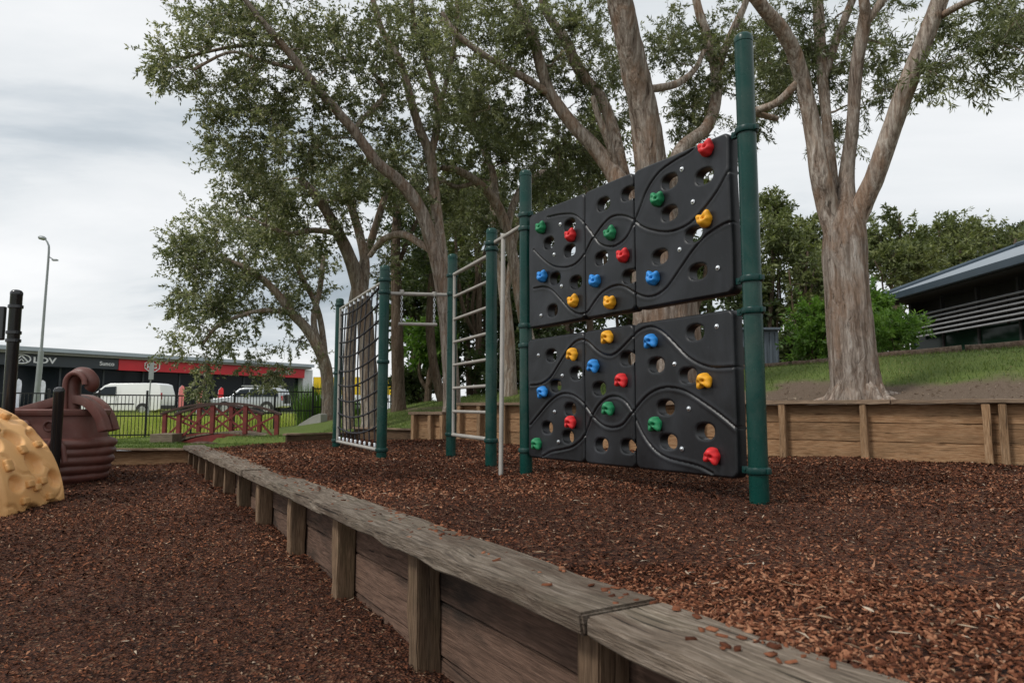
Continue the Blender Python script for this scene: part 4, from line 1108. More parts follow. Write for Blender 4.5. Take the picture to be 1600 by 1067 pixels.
# ------------------------------------------------------------------ red footbridge
M['bridge_red'] = plain('red_painted_timber', (0.17, 0.022, 0.018), 0.6, 0, 0.25, 8, bump=0.2)
M['bridge_rail'] = plain('dark_rail_timber', (0.06, 0.028, 0.022), 0.6, 0, 0.25, 8)
M['deck'] = timber('bridge_deck', [(0.13, 0.10, 0.07), (0.24, 0.19, 0.14), (0.34, 0.28, 0.21)], (0.08, 0.06, 0.04), 0.4)
BY = 14.6
def bx_(u, Y): return (u - 800) / F_PX * Y
bridge = thing('footbridge', 'small arched red timber footbridge with cross braced railings on the lawn', 'bridge', (bx_(350, BY), BY + 0.4, -0.2))
zB = lambda f: -0.16 + 0.20 * (1 - (2 * f - 1) ** 2)          # arch of the deck, f 0..1
for side, Y, us in ((0, BY, (283, 335, 386, 435)), (1, BY + 0.95, (258 + 3, 314, 364, 408))):
    xs = [bx_(u, Y) for u in us]; x0, x1 = xs[0], xs[-1]
    fr = [(x - x0) / (x1 - x0) for x in xs]
    for i, (x, f) in enumerate(zip(xs, fr)):
        MB().box((x, Y, (zB(f) - 0.12 * (i in (0, 3)) + zB(f) + 0.60) / 2), (0.085, 0.085, 0.60 + 0.12 * (i in (0, 3)))).build('rail_post', M['bridge_red'], bridge, bevel=0.006)
    arc = [(x0 + (x1 - x0) * f, zB(f)) for f in np.linspace(-0.02, 1.02, 15)]
    m = MB(); m.prism([(a, Y - 0.035, b - 0.02) for a, b in arc] + [(a, Y - 0.035, b - 0.17) for a, b in arc[::-1]], (0, 0.05, 0)); m.build('side_beam', M['bridge_red'], bridge)
    arc = [(x0 + (x1 - x0) * f, zB(f) + 0.60) for f in np.linspace(-0.04, 1.04, 15)]
    m = MB(); m.prism([(a, Y - 0.06, b + 0.045) for a, b in arc] + [(a, Y - 0.06, b) for a, b in arc[::-1]], (0, 0.12, 0)); m.build('hand_rail', M['bridge_rail'], bridge)
    for i in range(3):
        for fl in (0, 1):
            a = np.array([xs[i] + 0.04, Y + (0.012 if fl else -0.012), zB(fr[i]) + (0.55 if fl else 0.08)]); b = np.array([xs[i + 1] - 0.04, Y + (0.012 if fl else -0.012), zB(fr[i + 1]) + (0.08 if fl else 0.55)])
            d = (b - a); L = np.linalg.norm(d); d /= L
            MB().box((a + b) / 2, (L, 0.024, 0.04), ax=(d, np.array([0, 1.0, 0]), np.cross(d, [0, 1.0, 0]))).build('cross_brace', M['bridge_red'], bridge)
xa, xb = bx_(283, BY), bx_(435, BY)
for i in range(18):
    f = (i + 0.5) / 18; x = xa + (xb - xa) * f; sl = math.atan2((zB(f + 0.02) - zB(f - 0.02)), 0.04 * (xb - xa))
    X = np.array([math.cos(sl), 0, math.sin(sl)])
    MB().box((x - 0.08, BY + 0.47, zB(f)), ((xb - xa) / 18 - 0.008, 1.0, 0.035), ax=(X, np.array([0, 1.0, 0]), np.cross(X, [0, 1.0, 0]))).build('deck_plank', M['deck'], bridge, bevel=0.003)
MB().box((bx_(262, 14.3), 14.45, tz(-7.2, 14.4) + 0.10), (0.46, 0.6, 0.18)).build('timber_step', M['deck'], bridge, bevel=0.01)
rk = []
m = MB(); vv, ff = tube_np(catmull([(bx_(285, 14.3), 14.35, -0.26), (bx_(315, 14.3), 14.25, -0.22), (bx_(345, 14.3), 14.3, -0.24), (bx_(368, 14.3), 14.4, -0.30)], 6), np.interp(np.linspace(0, 1, 19), [0, 0.5, 1], [0.07, 0.10, 0.04]), 9, 0.12, 3)
m.add(vv, ff); tag(m.build('fallen_log', M['bark_dark'], smooth=60), 'grey log lying on the lawn in front of the red footbridge', 'log')

# concrete wing wall
M['concrete'] = plain('concrete', (0.36, 0.35, 0.32), 0.9, 0, 0.18, 3, bump=0.2, bscale=40)
Yw = 17.0
m = MB(); o_ = [at(459, 678, Yw), at(459, 672, Yw), at(468, 662, Yw), at(488, 650, Yw), at(499, 646, Yw), at(501, 648, Yw), at(501, 675, Yw)]
m.prism(o_, (0.1, 0.25, 0)); tag(m.build('concrete_wing_wall', M['concrete'], bevel=0.01), 'low sloping grey concrete wall by the fence right of the bridge', 'wall')

# ------------------------------------------------------------------ black pool fence
M['fence'] = plain('black_fence', (0.008, 0.008, 0.009), 0.4)
f0 = np.array([-16.5, 14.6]); f1 = np.array([-2.6, 22.5]); fd = (f1 - f0) / np.linalg.norm(f1 - f0); fl_ = np.linalg.norm(f1 - f0)
fence = thing('metal_fence', 'black metal picket fence behind the red footbridge', 'fence', (-9, 18.8, -0.3))
nb = int(fl_ / 1.1)
for i in range(nb + 1):
    p = f0 + fd * i * 1.1; zg = tz(*p)
    MB().box((p[0], p[1], zg + 0.6), (0.055, 0.055, 1.36), rz=math.atan2(fd[1], fd[0])).lathe((p[0], p[1], zg + 1.28), [(0.036, 0), (0.036, 0.015), (0.01, 0.025)], 4).build('fence_post', M['fence'], fence)
    if i < nb:
        q = p + fd * 0.55; zg2 = (zg + tz(*(p + fd * 1.1))) / 2; m = MB(); rz = math.atan2(fd[1], fd[0])
        for k in range(1, 13):
            c = p + fd * (1.1 * k / 13); m.box((c[0], c[1], zg2 + 0.60), (0.017, 0.017, 1.10), rz=rz)
        tag(m.build('pickets', M['fence'], fence), kind='stuff')
        for z in (1.17, 0.62, 0.12):
            MB().box((q[0], q[1], zg2 + z), (1.05, 0.03, 0.034), rz=rz).build('rail', M['fence'], fence)

# ------------------------------------------------------------------ car dealership across the road
M['fascia_dark'] = plain('charcoal_cladding', (0.032, 0.04, 0.048), 0.5, 0, 0.1, 0.5)
M['fascia_red'] = plain('red_cladding', (0.56, 0.018, 0.028), 0.45, 0, 0.08, 0.5)
M['roof_metal'] = plain('zinc_roof', (0.36, 0.41, 0.44), 0.4, 0.2, 0.1, 0.6)
M['soffit'] = plain('soffit_board', (0.26, 0.26, 0.23), 0.8)
M['white_wall'] = plain('white_render', (0.66, 0.68, 0.69), 0.8, 0, 0.05)
M['sign_white'] = plain('sign_white', (0.75, 0.76, 0.77), 0.5, 0, 0.03)
def glass_mat(name, c, rough=0.06):
    t = NT(name); t.base(c); t.set(Roughness=rough, Specular_IOR_Level=0.12); return t.m
M['glass'] = glass_mat('dark_shop_glass', (0.012, 0.016, 0.02))
M['asphalt'] = plain('asphalt', (0.055, 0.055, 0.057), 0.9, 0, 0.2, 2, bump=0.3)
D0 = np.array([-40.0, 46.0]); D1 = np.array([-22.2, 70.3]); dd_ = (D1 - D0) / np.linalg.norm(D1 - D0); dn_ = np.array([dd_[1], -dd_[0]])   # dn_ faces the camera
DL = np.linalg.norm(D1 - D0)
def dl(s, off=0.0, z=0.0):
    p = D0 + dd_ * s + dn_ * off; return np.array([p[0], p[1], z])
def u_to_s(u):
    k = (u - 800) / F_PX / _c   # approx bearing
    # x = k*y
    a = D0[0] - k * D0[1]; b = dd_[0] - k * dd_[1]; return -a / b
deal = thing('car_dealership', 'long low car showroom with charcoal and red fascia across the road', 'building', dl(DL / 2, 0, 0))
rzD = math.atan2(dd_[1], dd_[0])
sS = u_to_s(184); sE = u_to_s(474); sM = u_to_s(8)
def dbox(name, s0, s1, o0, o1, z0, z1, mat, parent=deal, bevel=0.0):
    c = (dl(s0, (o0 + o1) / 2) + dl(s1, (o0 + o1) / 2)) / 2; c[2] = (z0 + z1) / 2
    return MB().box(c, (s1 - s0, abs(o1 - o0), z1 - z0), rz=rzD).build(name, mat, parent, bevel=bevel)
dbox('fascia_panel', -4, sS - 0.02, 0.0, 0.35, 3.75, 4.62, M['fascia_dark']); dbox('fascia_panel', sS + 0.02, sE, 0.0, 0.36, 3.70, 4.62, M['fascia_red'])
dbox('roof_edge', -5, sE + 0.8, -9, 0.9, 4.82, 5.12, M['roof_metal']); dbox('soffit', -5, sE + 0.6, -9, 0.7, 4.63, 4.80, M['soffit'])
dbox('wall', -4, sE, -10, -9.5, 0, 4.7, M['fascia_dark']); dbox('end_wall', sE + 0.02, sE + 1.2, -9, 0.1, 0.0, 4.6, M['white_wall'])
npan = 11
for i in range(npan):
    a = -4 + (sE + 4) * i / npan; b = -4 + (sE + 4) * (i + 1) / npan
    pn = dbox('window', a + 0.08, b - 0.08, -0.62, -0.58, 0.5, 3.7, M['glass']); dbox('mullion', a - 0.07, a + 0.07, -0.66, -0.5, 0.1, 3.72, M['fascia_dark'])
dbox('sill_wall', -4, sE, -0.7, -0.5, 0.0, 0.5, M['fascia_dark'])
def text_mesh(name, body, size, origin, ex, ez, mat, parent, ext=0.02, sxy=1.0, bold=0.0):
    cu = bpy.data.curves.new(name, 'FONT'); cu.body = body; cu.size = size; cu.extrude = ext; cu.align_x = 'LEFT'; cu.offset = bold
    tmp = bpy.data.objects.new('tmp', cu); col.objects.link(tmp)
    me = bpy.data.meshes.new_from_object(tmp.evaluated_get(bpy.context.evaluated_depsgraph_get())); bpy.data.objects.remove(tmp)
    ex = np.array(ex); ez = np.array(ez); en = np.cross(ex, ez)
    m = MB(); m.add([np.array(origin) + ex * v.co.x * sxy + ez * v.co.y + en * v.co.z for v in me.vertices], [tuple(p.vertices) for p in me.polygons])
    o = m.build(name, mat, parent); bpy.data.meshes.remove(me); return o
exD = np.array([dd_[0], dd_[1], 0]); ezD = np.array([0, 0, 1.0])
text_mesh('lettering', 'LDV', 0.62, dl(u_to_s(50), 0.39, 3.98), exD, ezD, M['sign_white'], deal, sxy=1.35, bold=0.015)
text_mesh('lettering', 'Sunco', 0.46, dl(u_to_s(154), 0.39, 4.02), exD, ezD, M['sign_white'], deal, bold=0.008)
text_mesh('lettering', 'ndra MG', 0.62, dl(u_to_s(420), 0.40, 3.98), exD, ezD, M['sign_white'], deal, sxy=1.1, bold=0.008)
# oval emblem with an open triangle, and the octagon badge with two letters
ce = dl(u_to_s(32), 0.40, 4.22)
m = MB(); m.tube([ce + exD * 0.58 * math.cos(q) + ezD * 0.33 * math.sin(q) for q in np.linspace(0, 2 * math.pi, 33)], 0.05, 6, cap=False)
m.tube([ce + exD * a + ezD * b for a, b in ((-0.42, -0.2), (-0.05, 0.2), (0.05, 0.2), (0.42, -0.2))], 0.055, 6); m.tube([ce + exD * a + ezD * b for a, b in ((-0.16, -0.2), (0.0, 0.0), (0.16, -0.2))], 0.045, 6)
m.build('emblem', M['sign_white'], deal)
cm = dl(u_to_s(236), 0.42, 4.16)
m = MB(); oc = [cm + exD * 0.66 * math.cos(q) + ezD * 0.50 * math.sin(q) for q in np.linspace(math.pi / 8, 2 * math.pi + math.pi / 8, 9)]
m.tube(oc, 0.045, 6, cap=False); m.build('emblem', M['sign_white'], deal)
text_mesh('lettering', 'MG', 0.56, cm - exD * 0.46 - ezD * 0.20, exD, ezD, M['sign_white'], deal, bold=0.012)
# road in front of it
road = MB(); a = dl(-60, 3.5); b = dl(60, 3.5); c = dl(60, 13.5); d = dl(-60, 13.5)
rd = [(*p[:2], tz(p[0], p[1]) * 0 + 0.175) for p in (a, b, c, d)]
road.add(rd, [(0, 1, 2, 3)]); tag(road.build('road', M['asphalt']), kind='structure')

# feather flags
def flag(u, vt, vb, Y, mat, label, text=None):
    p = at(u, vb, Y); zt = at(u, vt, Y)[2]; zg = tz(p[0], p[1]); h = zt - zg; w = h * 0.2
    f = thing('feather_flag', label, 'flag', (p[0], p[1], zg), 'feather flags outside the showroom')
    MB().tube([(p[0], p[1], zg), (p[0], p[1], zg + h * 0.7), (p[0] + w * 0.1, p[1], zg + h * 0.9), (p[0] + w * 0.55, p[1], zg + h)], 0.02, 6).build('pole', M['sign_white'], f, smooth=60)
    out = [(0.02, 0.22), (0.0, 0.7), (w * 0.1, 0.9), (w * 0.55, 1.0), (w * 0.9, 0.96), (w, 0.86), (w * 0.92, 0.22)]
    m = MB(); m.prism([(p[0] + a, p[1] - 0.02, zg + h * b) for a, b in out], (0, 0.015, 0)); m.build('banner', mat, f)
M['flag_pink'] = plain('faded_red_cloth', (0.66, 0.20, 0.19), 0.8); M['flag_red'] = plain('red_cloth', (0.66, 0.03, 0.04), 0.8); M['flag_white'] = plain('white_blue_cloth', (0.50, 0.52, 0.60), 0.8, 0, 0.5, 1.5)
flag(278, 602, 634, 47, M['flag_pink'], 'tall faded red feather flag right behind the white van')
flag(307, 605, 634, 49, M['flag_pink'], 'faded red feather flag midway between the van and the four wheel drive')
flag(340, 605, 632, 50, M['flag_red'], 'bright red feather flag at the nose of the four wheel drive')
flag(20, 592, 636, 40, M['flag_white'], 'white and blue feather flag at far left below the oval emblem')
flag(58, 594, 634, 40, M['flag_white'], 'white and blue feather flag beside the street light pole')

# street light
M['galv'] = plain('galvanised_steel', (0.25, 0.27, 0.28), 0.5, 0.4, 0.1, 3)
pL = at(55, 640, 36); zL = tz(pL[0], pL[1])
sl = thing('street_light', 'tall galvanised street light pole at left against the sky', 'street light', (pL[0], pL[1], zL))
xt = at(76, 395, 36)
MB().tube([(pL[0], pL[1], zL), (pL[0] + 0.1, pL[1], 3.6), (pL[0] + 0.1, pL[1], 3.62)], [0.15, 0.13, 0.08], 12).build('base_pole', M['galv'], sl, smooth=40)
MB().tube(catmull([(pL[0] + 0.1, pL[1], 3.6), (pL[0] * 0.5 + xt[0] * 0.5 + 0.05, pL[1], (3.6 + xt[2]) / 2), (xt[0], xt[1], xt[2]), (xt[0] - 0.08, xt[1], xt[2] + 0.5), (xt[0] - 0.27, xt[1], xt[2] + 0.78)], 5), np.linspace(0.075, 0.035, 21), 10).build('pole', M['galv'], sl, smooth=40)
MB().lathe((xt[0] - 0.62, xt[1], xt[2] + 0.86), [(0.04, 0), (0.11, 0.08), (0.12, 0.3), (0.06, 0.42)], 10, axis=(1, 0, -0.25)).build('lamp_head', M['galv'], sl, smooth=50)
MB().tube([(xt[0], xt[1], xt[2] - 0.2), (xt[0] + 0.25, xt[1], xt[2] - 0.36)], 0.03, 6).box((xt[0] + 0.36, xt[1], xt[2] - 0.4), (0.26, 0.16, 0.08)).build('small_lamp', M['galv'], sl)
# road sign seen from behind
ps = at(231, 648, 33); zs_ = tz(ps[0], ps[1])
rs_ = thing('road_sign', 'thin grey road sign pole standing in front of the octagon badge', 'road sign', (ps[0], ps[1], zs_))
tp = at(237, 566, 33)
MB().tube([(ps[0], ps[1], zs_), (ps[0] + 0.05, ps[1], tp[2] - 0.5), (tp[0], ps[1], tp[2])], 0.032, 8).build('pole', M['galv'], rs_, smooth=40)
MB().box((tp[0] + 0.03, ps[1] - 0.05, tp[2] - 0.42), (0.24, 0.02, 0.84)).build('sign_plate', M['galv'], rs_, bevel=0.008)

# ------------------------------------------------------------------ vehicles
M['car_white'] = plain('white_car_paint', (0.72, 0.73, 0.74), 0.3, 0, 0.03, 1, coat=0.5); M['car_silver'] = plain('silver_car_paint', (0.42, 0.44, 0.46), 0.3, 0.5, 0.05, 1, coat=0.5)
M['tyre'] = plain('tyre_rubber', (0.014, 0.014, 0.014), 0.85); M['rim'] = plain('alloy_rim', (0.42, 0.43, 0.44), 0.35, 0.7); M['car_glass'] = glass_mat('car_glass', (0.02, 0.026, 0.032)); M['trim'] = plain('black_trim', (0.02, 0.02, 0.021), 0.6)
M['tail'] = plain('tail_lamp', (0.4, 0.01, 0.012), 0.3); M['lamp'] = plain('head_lamp', (0.6, 0.62, 0.64), 0.15)
def vehicle(name, label, cat, x0, Y, zg, outline, W, wheels, wr, windows, paint, belt, extras):
    """side outline (x to the rear, z up), nose at x0 pointing left"""
    c = thing(name, label, cat, (x0 + 2.4, Y, zg), 'vehicles by the showroom')
    hw = lambda z: W / 2 - 0.17 * max(0, (z - belt)) / 0.8 - 0.03 * max(0, 0.5 - z)
    m = MB(); n = len(outline)
    L = [(x0 + a, Y - hw(b), zg + b) for a, b in outline]; Rr = [(x0 + a, Y + hw(b), zg + b) for a, b in outline]
    m.add(L + Rr, [tuple(range(n)), tuple(range(2 * n - 1, n - 1, -1))] + [(i, n + i, n + (i + 1) % n, (i + 1) % n) for i in range(n)])
    m.build('body', paint, c, bevel=0.05, smooth=35, segs=3)
    for w in wheels:
        for sd in (-1, 1):
            y = Y + sd * (W / 2 - 0.10)
            wo = MB().lathe((x0 + w, y - 0.11, zg + wr), [(wr * 0.62, 0.0), (wr * 0.93, 0.0), (wr, 0.03), (wr, 0.19), (wr * 0.93, 0.22), (wr * 0.62, 0.22)], 26, axis=(0, 1, 0)).build('wheel', M['tyre'], c, smooth=40)
            r_ = MB().lathe((x0 + w, y + (-0.125 if sd < 0 else 0.09), zg + wr), [(wr * 0.6, 0), (wr * 0.6, 0.02), (wr * 0.2, 0.035)], 20, axis=(0, 1, 0))
            for k in range(5):
                a = k * 2 * math.pi / 5; r_.box((x0 + w + math.cos(a) * wr * 0.38, y + sd * 0.125, zg + wr + math.sin(a) * wr * 0.38), (wr * 0.5, 0.02, wr * 0.14), ax=(np.array([math.cos(a), 0, math.sin(a)]), np.array([0, 1.0, 0]), np.array([-math.sin(a), 0, math.cos(a)])))
            r_.build('rim', M['rim'], wo, smooth=40)
        MB().lathe((x0 + w, Y - W / 2 - 0.012, zg + wr), [(wr * 1.18, 0), (wr * 1.18, 0.02)], 26, axis=(0, 1, 0)).build('wheel_arch', M['trim'], c)
    for q in windows:
        for sd in (-1, 1):
            m = MB(); pts = [(x0 + a, Y + sd * (hw(b) + 0.006), zg + b) for a, b in q]; m.prism(pts, (0, sd * 0.012, 0)); m.build('window', M['car_glass'], c)
    for (nm, a0, a1, b0, b1, y0, y1, mt) in extras:
        MB().box((x0 + (a0 + a1) / 2, Y + (y0 + y1) / 2, zg + (b0 + b1) / 2), (a1 - a0, y1 - y0, b1 - b0)).build(nm, M[mt], c, bevel=0.012)
    return c
Yv = 43.0; xv = at(262, 640, Yv)[0] - 5.2
vehicle('van', 'white panel van parked in front of the charcoal showroom fascia', 'van', xv, Yv, 0.18,
    [(0.02, 0.35), (0.0, 0.7), (0.12, 0.98), (0.95, 1.16), (1.62, 1.80), (1.95, 1.93), (4.75, 1.95), (5.05, 1.86), (5.2, 1.1), (5.2, 0.35), (4.9, 0.26), (0.3, 0.26)], 1.9, (1.0, 4.1), 0.33,
    [[(1.12, 1.18), (1.68, 1.70), (2.35, 1.74), (2.4, 1.18)]], M['car_white'], 1.1,
    [('tail_lamp', 5.17, 5.22, 0.95, 1.35, -0.92, -0.78, 'tail'), ('bumper', 5.05, 5.26, 0.35, 0.58, -0.9, 0.9, 'trim'), ('bumper', -0.05, 0.2, 0.3, 0.6, -0.88, 0.88, 'trim'), ('mirror', 1.15, 1.35, 1.1, 1.35, -1.12, -0.96, 'trim'), ('door_seam', 2.46, 2.48, 0.5, 1.75, -0.962, -0.945, 'trim'), ('rub_strip', 1.5, 3.6, 0.62, 0.70, -0.965, -0.94, 'trim'), ('head_lamp', 0.06, 0.4, 0.78, 0.95, -0.93, -0.7, 'lamp')])
Yf = 46.5; xf = at(447, 640, Yf)[0] - 4.75
vehicle('four_wheel_drive', 'silver four wheel drive wagon with roof rack parked by red fascia', 'car', xf, Yf, 0.2,
    [(0.05, 0.5), (0.02, 0.85), (0.15, 1.02), (1.25, 1.15), (1.85, 1.68), (2.2, 1.76), (4.35, 1.74), (4.6, 1.6), (4.72, 1.05), (4.75, 0.5), (4.5, 0.42), (0.3, 0.42)], 1.9, (0.95, 3.75), 0.39,
    [[(1.5, 1.15), (1.93, 1.6), (2.5, 1.64), (2.5, 1.15)], [(2.58, 1.15), (2.58, 1.64), (3.4, 1.64), (3.4, 1.15)], [(3.48, 1.15), (3.48, 1.63), (4.35, 1.6), (4.5, 1.15)]], M['car_silver'], 1.1,
    [('bull_bar', -0.12, 0.02, 0.45, 1.0, -0.8, 0.8, 'trim'), ('side_step', 1.4, 3.3, 0.36, 0.44, -1.0, -0.86, 'trim'), ('roof_rack', 1.95, 4.3, 1.84, 1.90, -0.72, -0.66, 'rim'), ('roof_rack', 1.95, 4.3, 1.84, 1.90, 0.66, 0.72, 'rim'), ('roof_rack', 2.1, 2.2, 1.76, 1.86, -0.7, 0.7, 'trim'), ('roof_rack', 3.9, 4.0, 1.76, 1.86, -0.7, 0.7, 'trim'), ('spare_wheel_cover', 4.72, 4.92, 0.7, 1.3, -0.3, 0.3, 'trim'), ('tail_lamp', 4.68, 4.76, 0.9, 1.2, -0.92, -0.75, 'tail'), ('head_lamp', 0.02, 0.3, 0.82, 0.98, -0.92, -0.65, 'lamp')])
# yellow hoarding far behind the net
M['yellow'] = plain('yellow_banner', (0.72, 0.48, 0.01), 0.6, 0, 0.06); M['blue_mark'] = plain('navy_print', (0.02, 0.03, 0.09), 0.6)
yb = thing('yellow_banner', 'long yellow advertising hoarding glimpsed behind the rope net', 'banner', at(550, 640, 38))
for u0, u1 in ((490, 520), (521, 560), (561, 612)):
    a = at(u0, 589, 38); b = at(u1, 589, 38); zt = a[2]; zb_ = at(u0, 617, 38)[2]
    MB().box(((a[0] + b[0]) / 2, 38, (zt + zb_) / 2), (b[0] - a[0] - 0.03, 0.05, zt - zb_)).build('banner_panel', M['yellow'], yb)
for u, w in ((505, 0.18), (541, 0.35), (548, 0.2), (590, 0.25)):
    a = at(u, 600, 37.9); MB().box((a[0], 37.94, a[2]), (w, 0.02, 0.5)).build('print_mark', M['blue_mark'], yb)
for u in (491, 520, 560, 611):
    a = at(u, 589, 38.1); MB().box((a[0], 38.08, a[2] / 2), (0.08, 0.08, a[2])).build('post', M['galv'], yb)

# ------------------------------------------------------------------ dark building on the right
M['bld_fascia'] = plain('slate_fascia', (0.035, 0.055, 0.075), 0.45, 0, 0.1, 1); M['bld_roof'] = plain('pale_metal_roof', (0.21, 0.245, 0.28), 0.45, 0.1, 0.08, 1); M['bld_dark'] = plain('dark_brick', (0.028, 0.024, 0.022), 0.8, 0, 0.2, 3)
M['louvre'] = plain('grey_louvre', (0.30, 0.305, 0.315), 0.5, 0.2, 0.1, 2); M['reflection_glass'] = glass_mat('painted_green_reflection_glass', (0.008, 0.022, 0.014), 0.08); M['soffit_dark'] = plain('dark_soffit', (0.02, 0.019, 0.018), 0.85)  # window glass: green reflection of foliage put into its base colour
BX = 13.35
hall = thing('school_building', 'dark low building with louvred verandah and pale metal roof on the bank', 'building', (BX + 2, 19, 1.6))
yA, yZ = 12.0, 24.6
def hb(name, x0, x1, y0, y1, z0, z1, mat, **k):
    return MB().box(((x0 + x1) / 2, (y0 + y1) / 2, (z0 + z1) / 2), (x1 - x0, y1 - y0, z1 - z0)).build(name, M[mat], hall, **k)
hb('gutter', BX - 0.06, BX + 0.1, yA, yZ, 4.55, 4.78, 'bld_fascia', bevel=0.02)
hb('soffit', BX + 0.1, BX + 3.2, yA, yZ - 0.1, 4.50, 4.60, 'soffit_dark'); hb('added_light_block', BX + 1.3, BX + 1.4, yA, yZ - 0.5, 2.3, 4.5, 'soffit_dark')  # second box: dark backing added under the eave to block light
m = MB(); m.prism([(BX - 0.02, yA, 4.785), (BX + 5.2, yA, 6.68), (BX + 5.2, yA, 6.63), (BX - 0.02, yA, 4.74)], (0, yZ - yA - 0.02, 0)); m.build('roof', M['bld_roof'], hall)
m = MB(); m.tube([(BX - 0.02, yZ, 4.80), (BX + 5.2, yZ, 6.70)], 0.11, 6).tube([(BX + 5.2, yA, 6.73), (BX + 5.2, yZ, 6.73)], 0.12, 6); m.build('ridge_cap', M['bld_fascia'], hall)
hb('wall', BX + 3.0, BX + 3.2, yA, yZ - 0.3, 1.2, 4.5, 'bld_dark'); hb('end_wall', BX + 0.9, BX + 3.0, yZ - 0.5, yZ - 0.3, 1.2, 4.5, 'bld_dark')
hb('plinth', BX + 0.75, BX + 0.95, yA, yZ - 0.5, 1.0, 2.36, 'bld_dark')
ny = 7
for i in range(ny):
    a = yA + (yZ - 0.6 - yA) * i / ny; b = yA + (yZ - 0.6 - yA) * (i + 1) / ny
    hb('window', BX + 0.83, BX + 0.86, a + 0.05, b - 0.05, 2.38, 3.3, 'reflection_glass'); hb('mullion', BX + 0.78, BX + 0.9, b - 0.04, b + 0.04, 2.37, 4.45, 'soffit_dark')
for i in range(6):
    z = 3.22 + i * 0.145
    m = MB(); m.box((BX + 0.55, (yA + yZ - 1.0) / 2, z), (0.085, yZ - 1.0 - yA, 0.025), ax=(np.array([0.8, 0, 0.6]), np.array([0, 1.0, 0]), np.array([-0.6, 0, 0.8]))); m.build('louvre_blade', M['louvre'], hall)
for i in range(6):
    y = yA + 0.5 + (yZ - 1.6 - yA) * i / 5; hb('louvre_bracket', BX + 0.62, BX + 0.68, y - 0.03, y + 0.03, 3.15, 4.0, 'soffit_dark')
hall.location.z -= 0.22
# log edging along the crest of the bank
lg = thing('log_edging', 'long brown log edging along the top of the grassy bank', 'edging', bw(5, 5.6, 1.4))
for s0, s1 in ((-1.2, 1.4), (1.45, 4.6), (4.65, 7.4), (7.45, 11.5)):
    pth = [bw(s, 5.5 + 0.05 * math.sin(s * 1.7), 0) for s in np.linspace(s0, s1, 12)]
    for p in pth: p[2] = tz(p[0], p[1]) + 0.05
    vv, ff = tube_np(np.array(pth), 0.085, 9, 0.12, 4, s0)
    m = MB(); m.add(vv, ff); m.f.append(tuple(range(9))); m.f.append(tuple(len(vv) - 9 + i for i in range(9))); m.build('log', M['bark_dark'], lg, smooth=60)
# garden shed
M['shed'] = plain('blue_grey_steel', (0.10, 0.125, 0.15), 0.5, 0.2, 0.06, 2)
pS = at(1190, 578, 17.2); zS = tz(pS[0], pS[1]); hS = at(1190, 516, 17.2)[2]
shed = thing('garden_shed', 'blue grey ribbed steel shed behind the green post', 'shed', (pS[0], pS[1], zS))
xL, xR = at(1150, 560, 17.2)[0], at(1219, 560, 17.2)[0]
MB().box(((xL + xR) / 2, 18.0, (zS + hS) / 2 - 0.1), (xR - xL, 1.5, hS - zS + 0.2)).build('wall', M['shed'], shed, bevel=0.01)
n_r = 8
for i in range(n_r):
    x = xL + (xR - xL) * (i + 0.5) / n_r; MB().box((x, 17.235, (zS + hS) / 2 - 0.05), (0.05, 0.03, hS - zS)).build('rib', M['shed'], shed, bevel=0.008)
MB().box(((xL + xR) / 2, 17.95, hS + 0.03), (xR - xL + 0.1, 1.7, 0.06)).build('roof', M['shed'], shed, bevel=0.01)
MB().box((xL + 0.25, 17.22, zS + 0.5), (0.42, 0.02, 0.7)).build('vent', M['trim'], shed)

# ------------------------------------------------------------------ trees
LEAF_COUNT = [0]
def leaves(C, rad, per, L, W, droop, out_from, clump_t, twigs=9):
    """leafy sprigs round clump centres C (n,3). returns V, F, tint and twig segments"""
    n = len(C); nt = n * twigs
    ci = np.repeat(np.arange(n), twigs)
    d = rng.normal(0, 1, (nt, 3)); d /= np.linalg.norm(d, axis=1)[:, None]
    outv = C - out_from; outv /= np.linalg.norm(outv, axis=1)[:, None] + 1e-6
    d = d + 0.35 * outv[ci]; d[:, 2] -= droop; d /= np.linalg.norm(d, axis=1)[:, None]
    tl = rad[ci] * rng.uniform(0.6, 1.55, nt)
    base = C[ci] + rng.normal(0, 0.12, (nt, 3)) * rad[ci][:, None]
    lpt = max(1, int(per / twigs)); li = np.repeat(np.arange(nt), lpt); m = len(li)
    t = rng.beta(2.0, 1.3, m)
    p = base[li] + d[li] * (tl[li] * t)[:, None] + rng.normal(0, 0.03, (m, 3)) * rad[ci][li][:, None]
    ld = rng.normal(0, 1, (m, 3)); ld /= np.linalg.norm(ld, axis=1)[:, None]
    ld = ld * 0.85 + d[li] * 0.7; ld[:, 2] -= droop * 0.8; ld /= np.linalg.norm(ld, axis=1)[:, None]
    sd = np.cross(ld, rng.normal(0, 1, (m, 3))); sd /= np.linalg.norm(sd, axis=1)[:, None] + 1e-9
    l = L * rng.uniform(0.65, 1.25, m); w = W * rng.uniform(0.7, 1.25, m)
    V = np.stack([p, p + ld * (l * 0.45)[:, None] + sd * (w / 2)[:, None], p + ld * l[:, None], p + ld * (l * 0.45)[:, None] - sd * (w / 2)[:, None]], 1).reshape(-1, 3)
    Fc = np.arange(4 * m).reshape(-1, 4)
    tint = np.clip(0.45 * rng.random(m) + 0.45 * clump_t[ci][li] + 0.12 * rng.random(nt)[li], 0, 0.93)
    LEAF_COUNT[0] += m
    return V, Fc, tint, (base, base + d * tl[:, None] * 0.9)
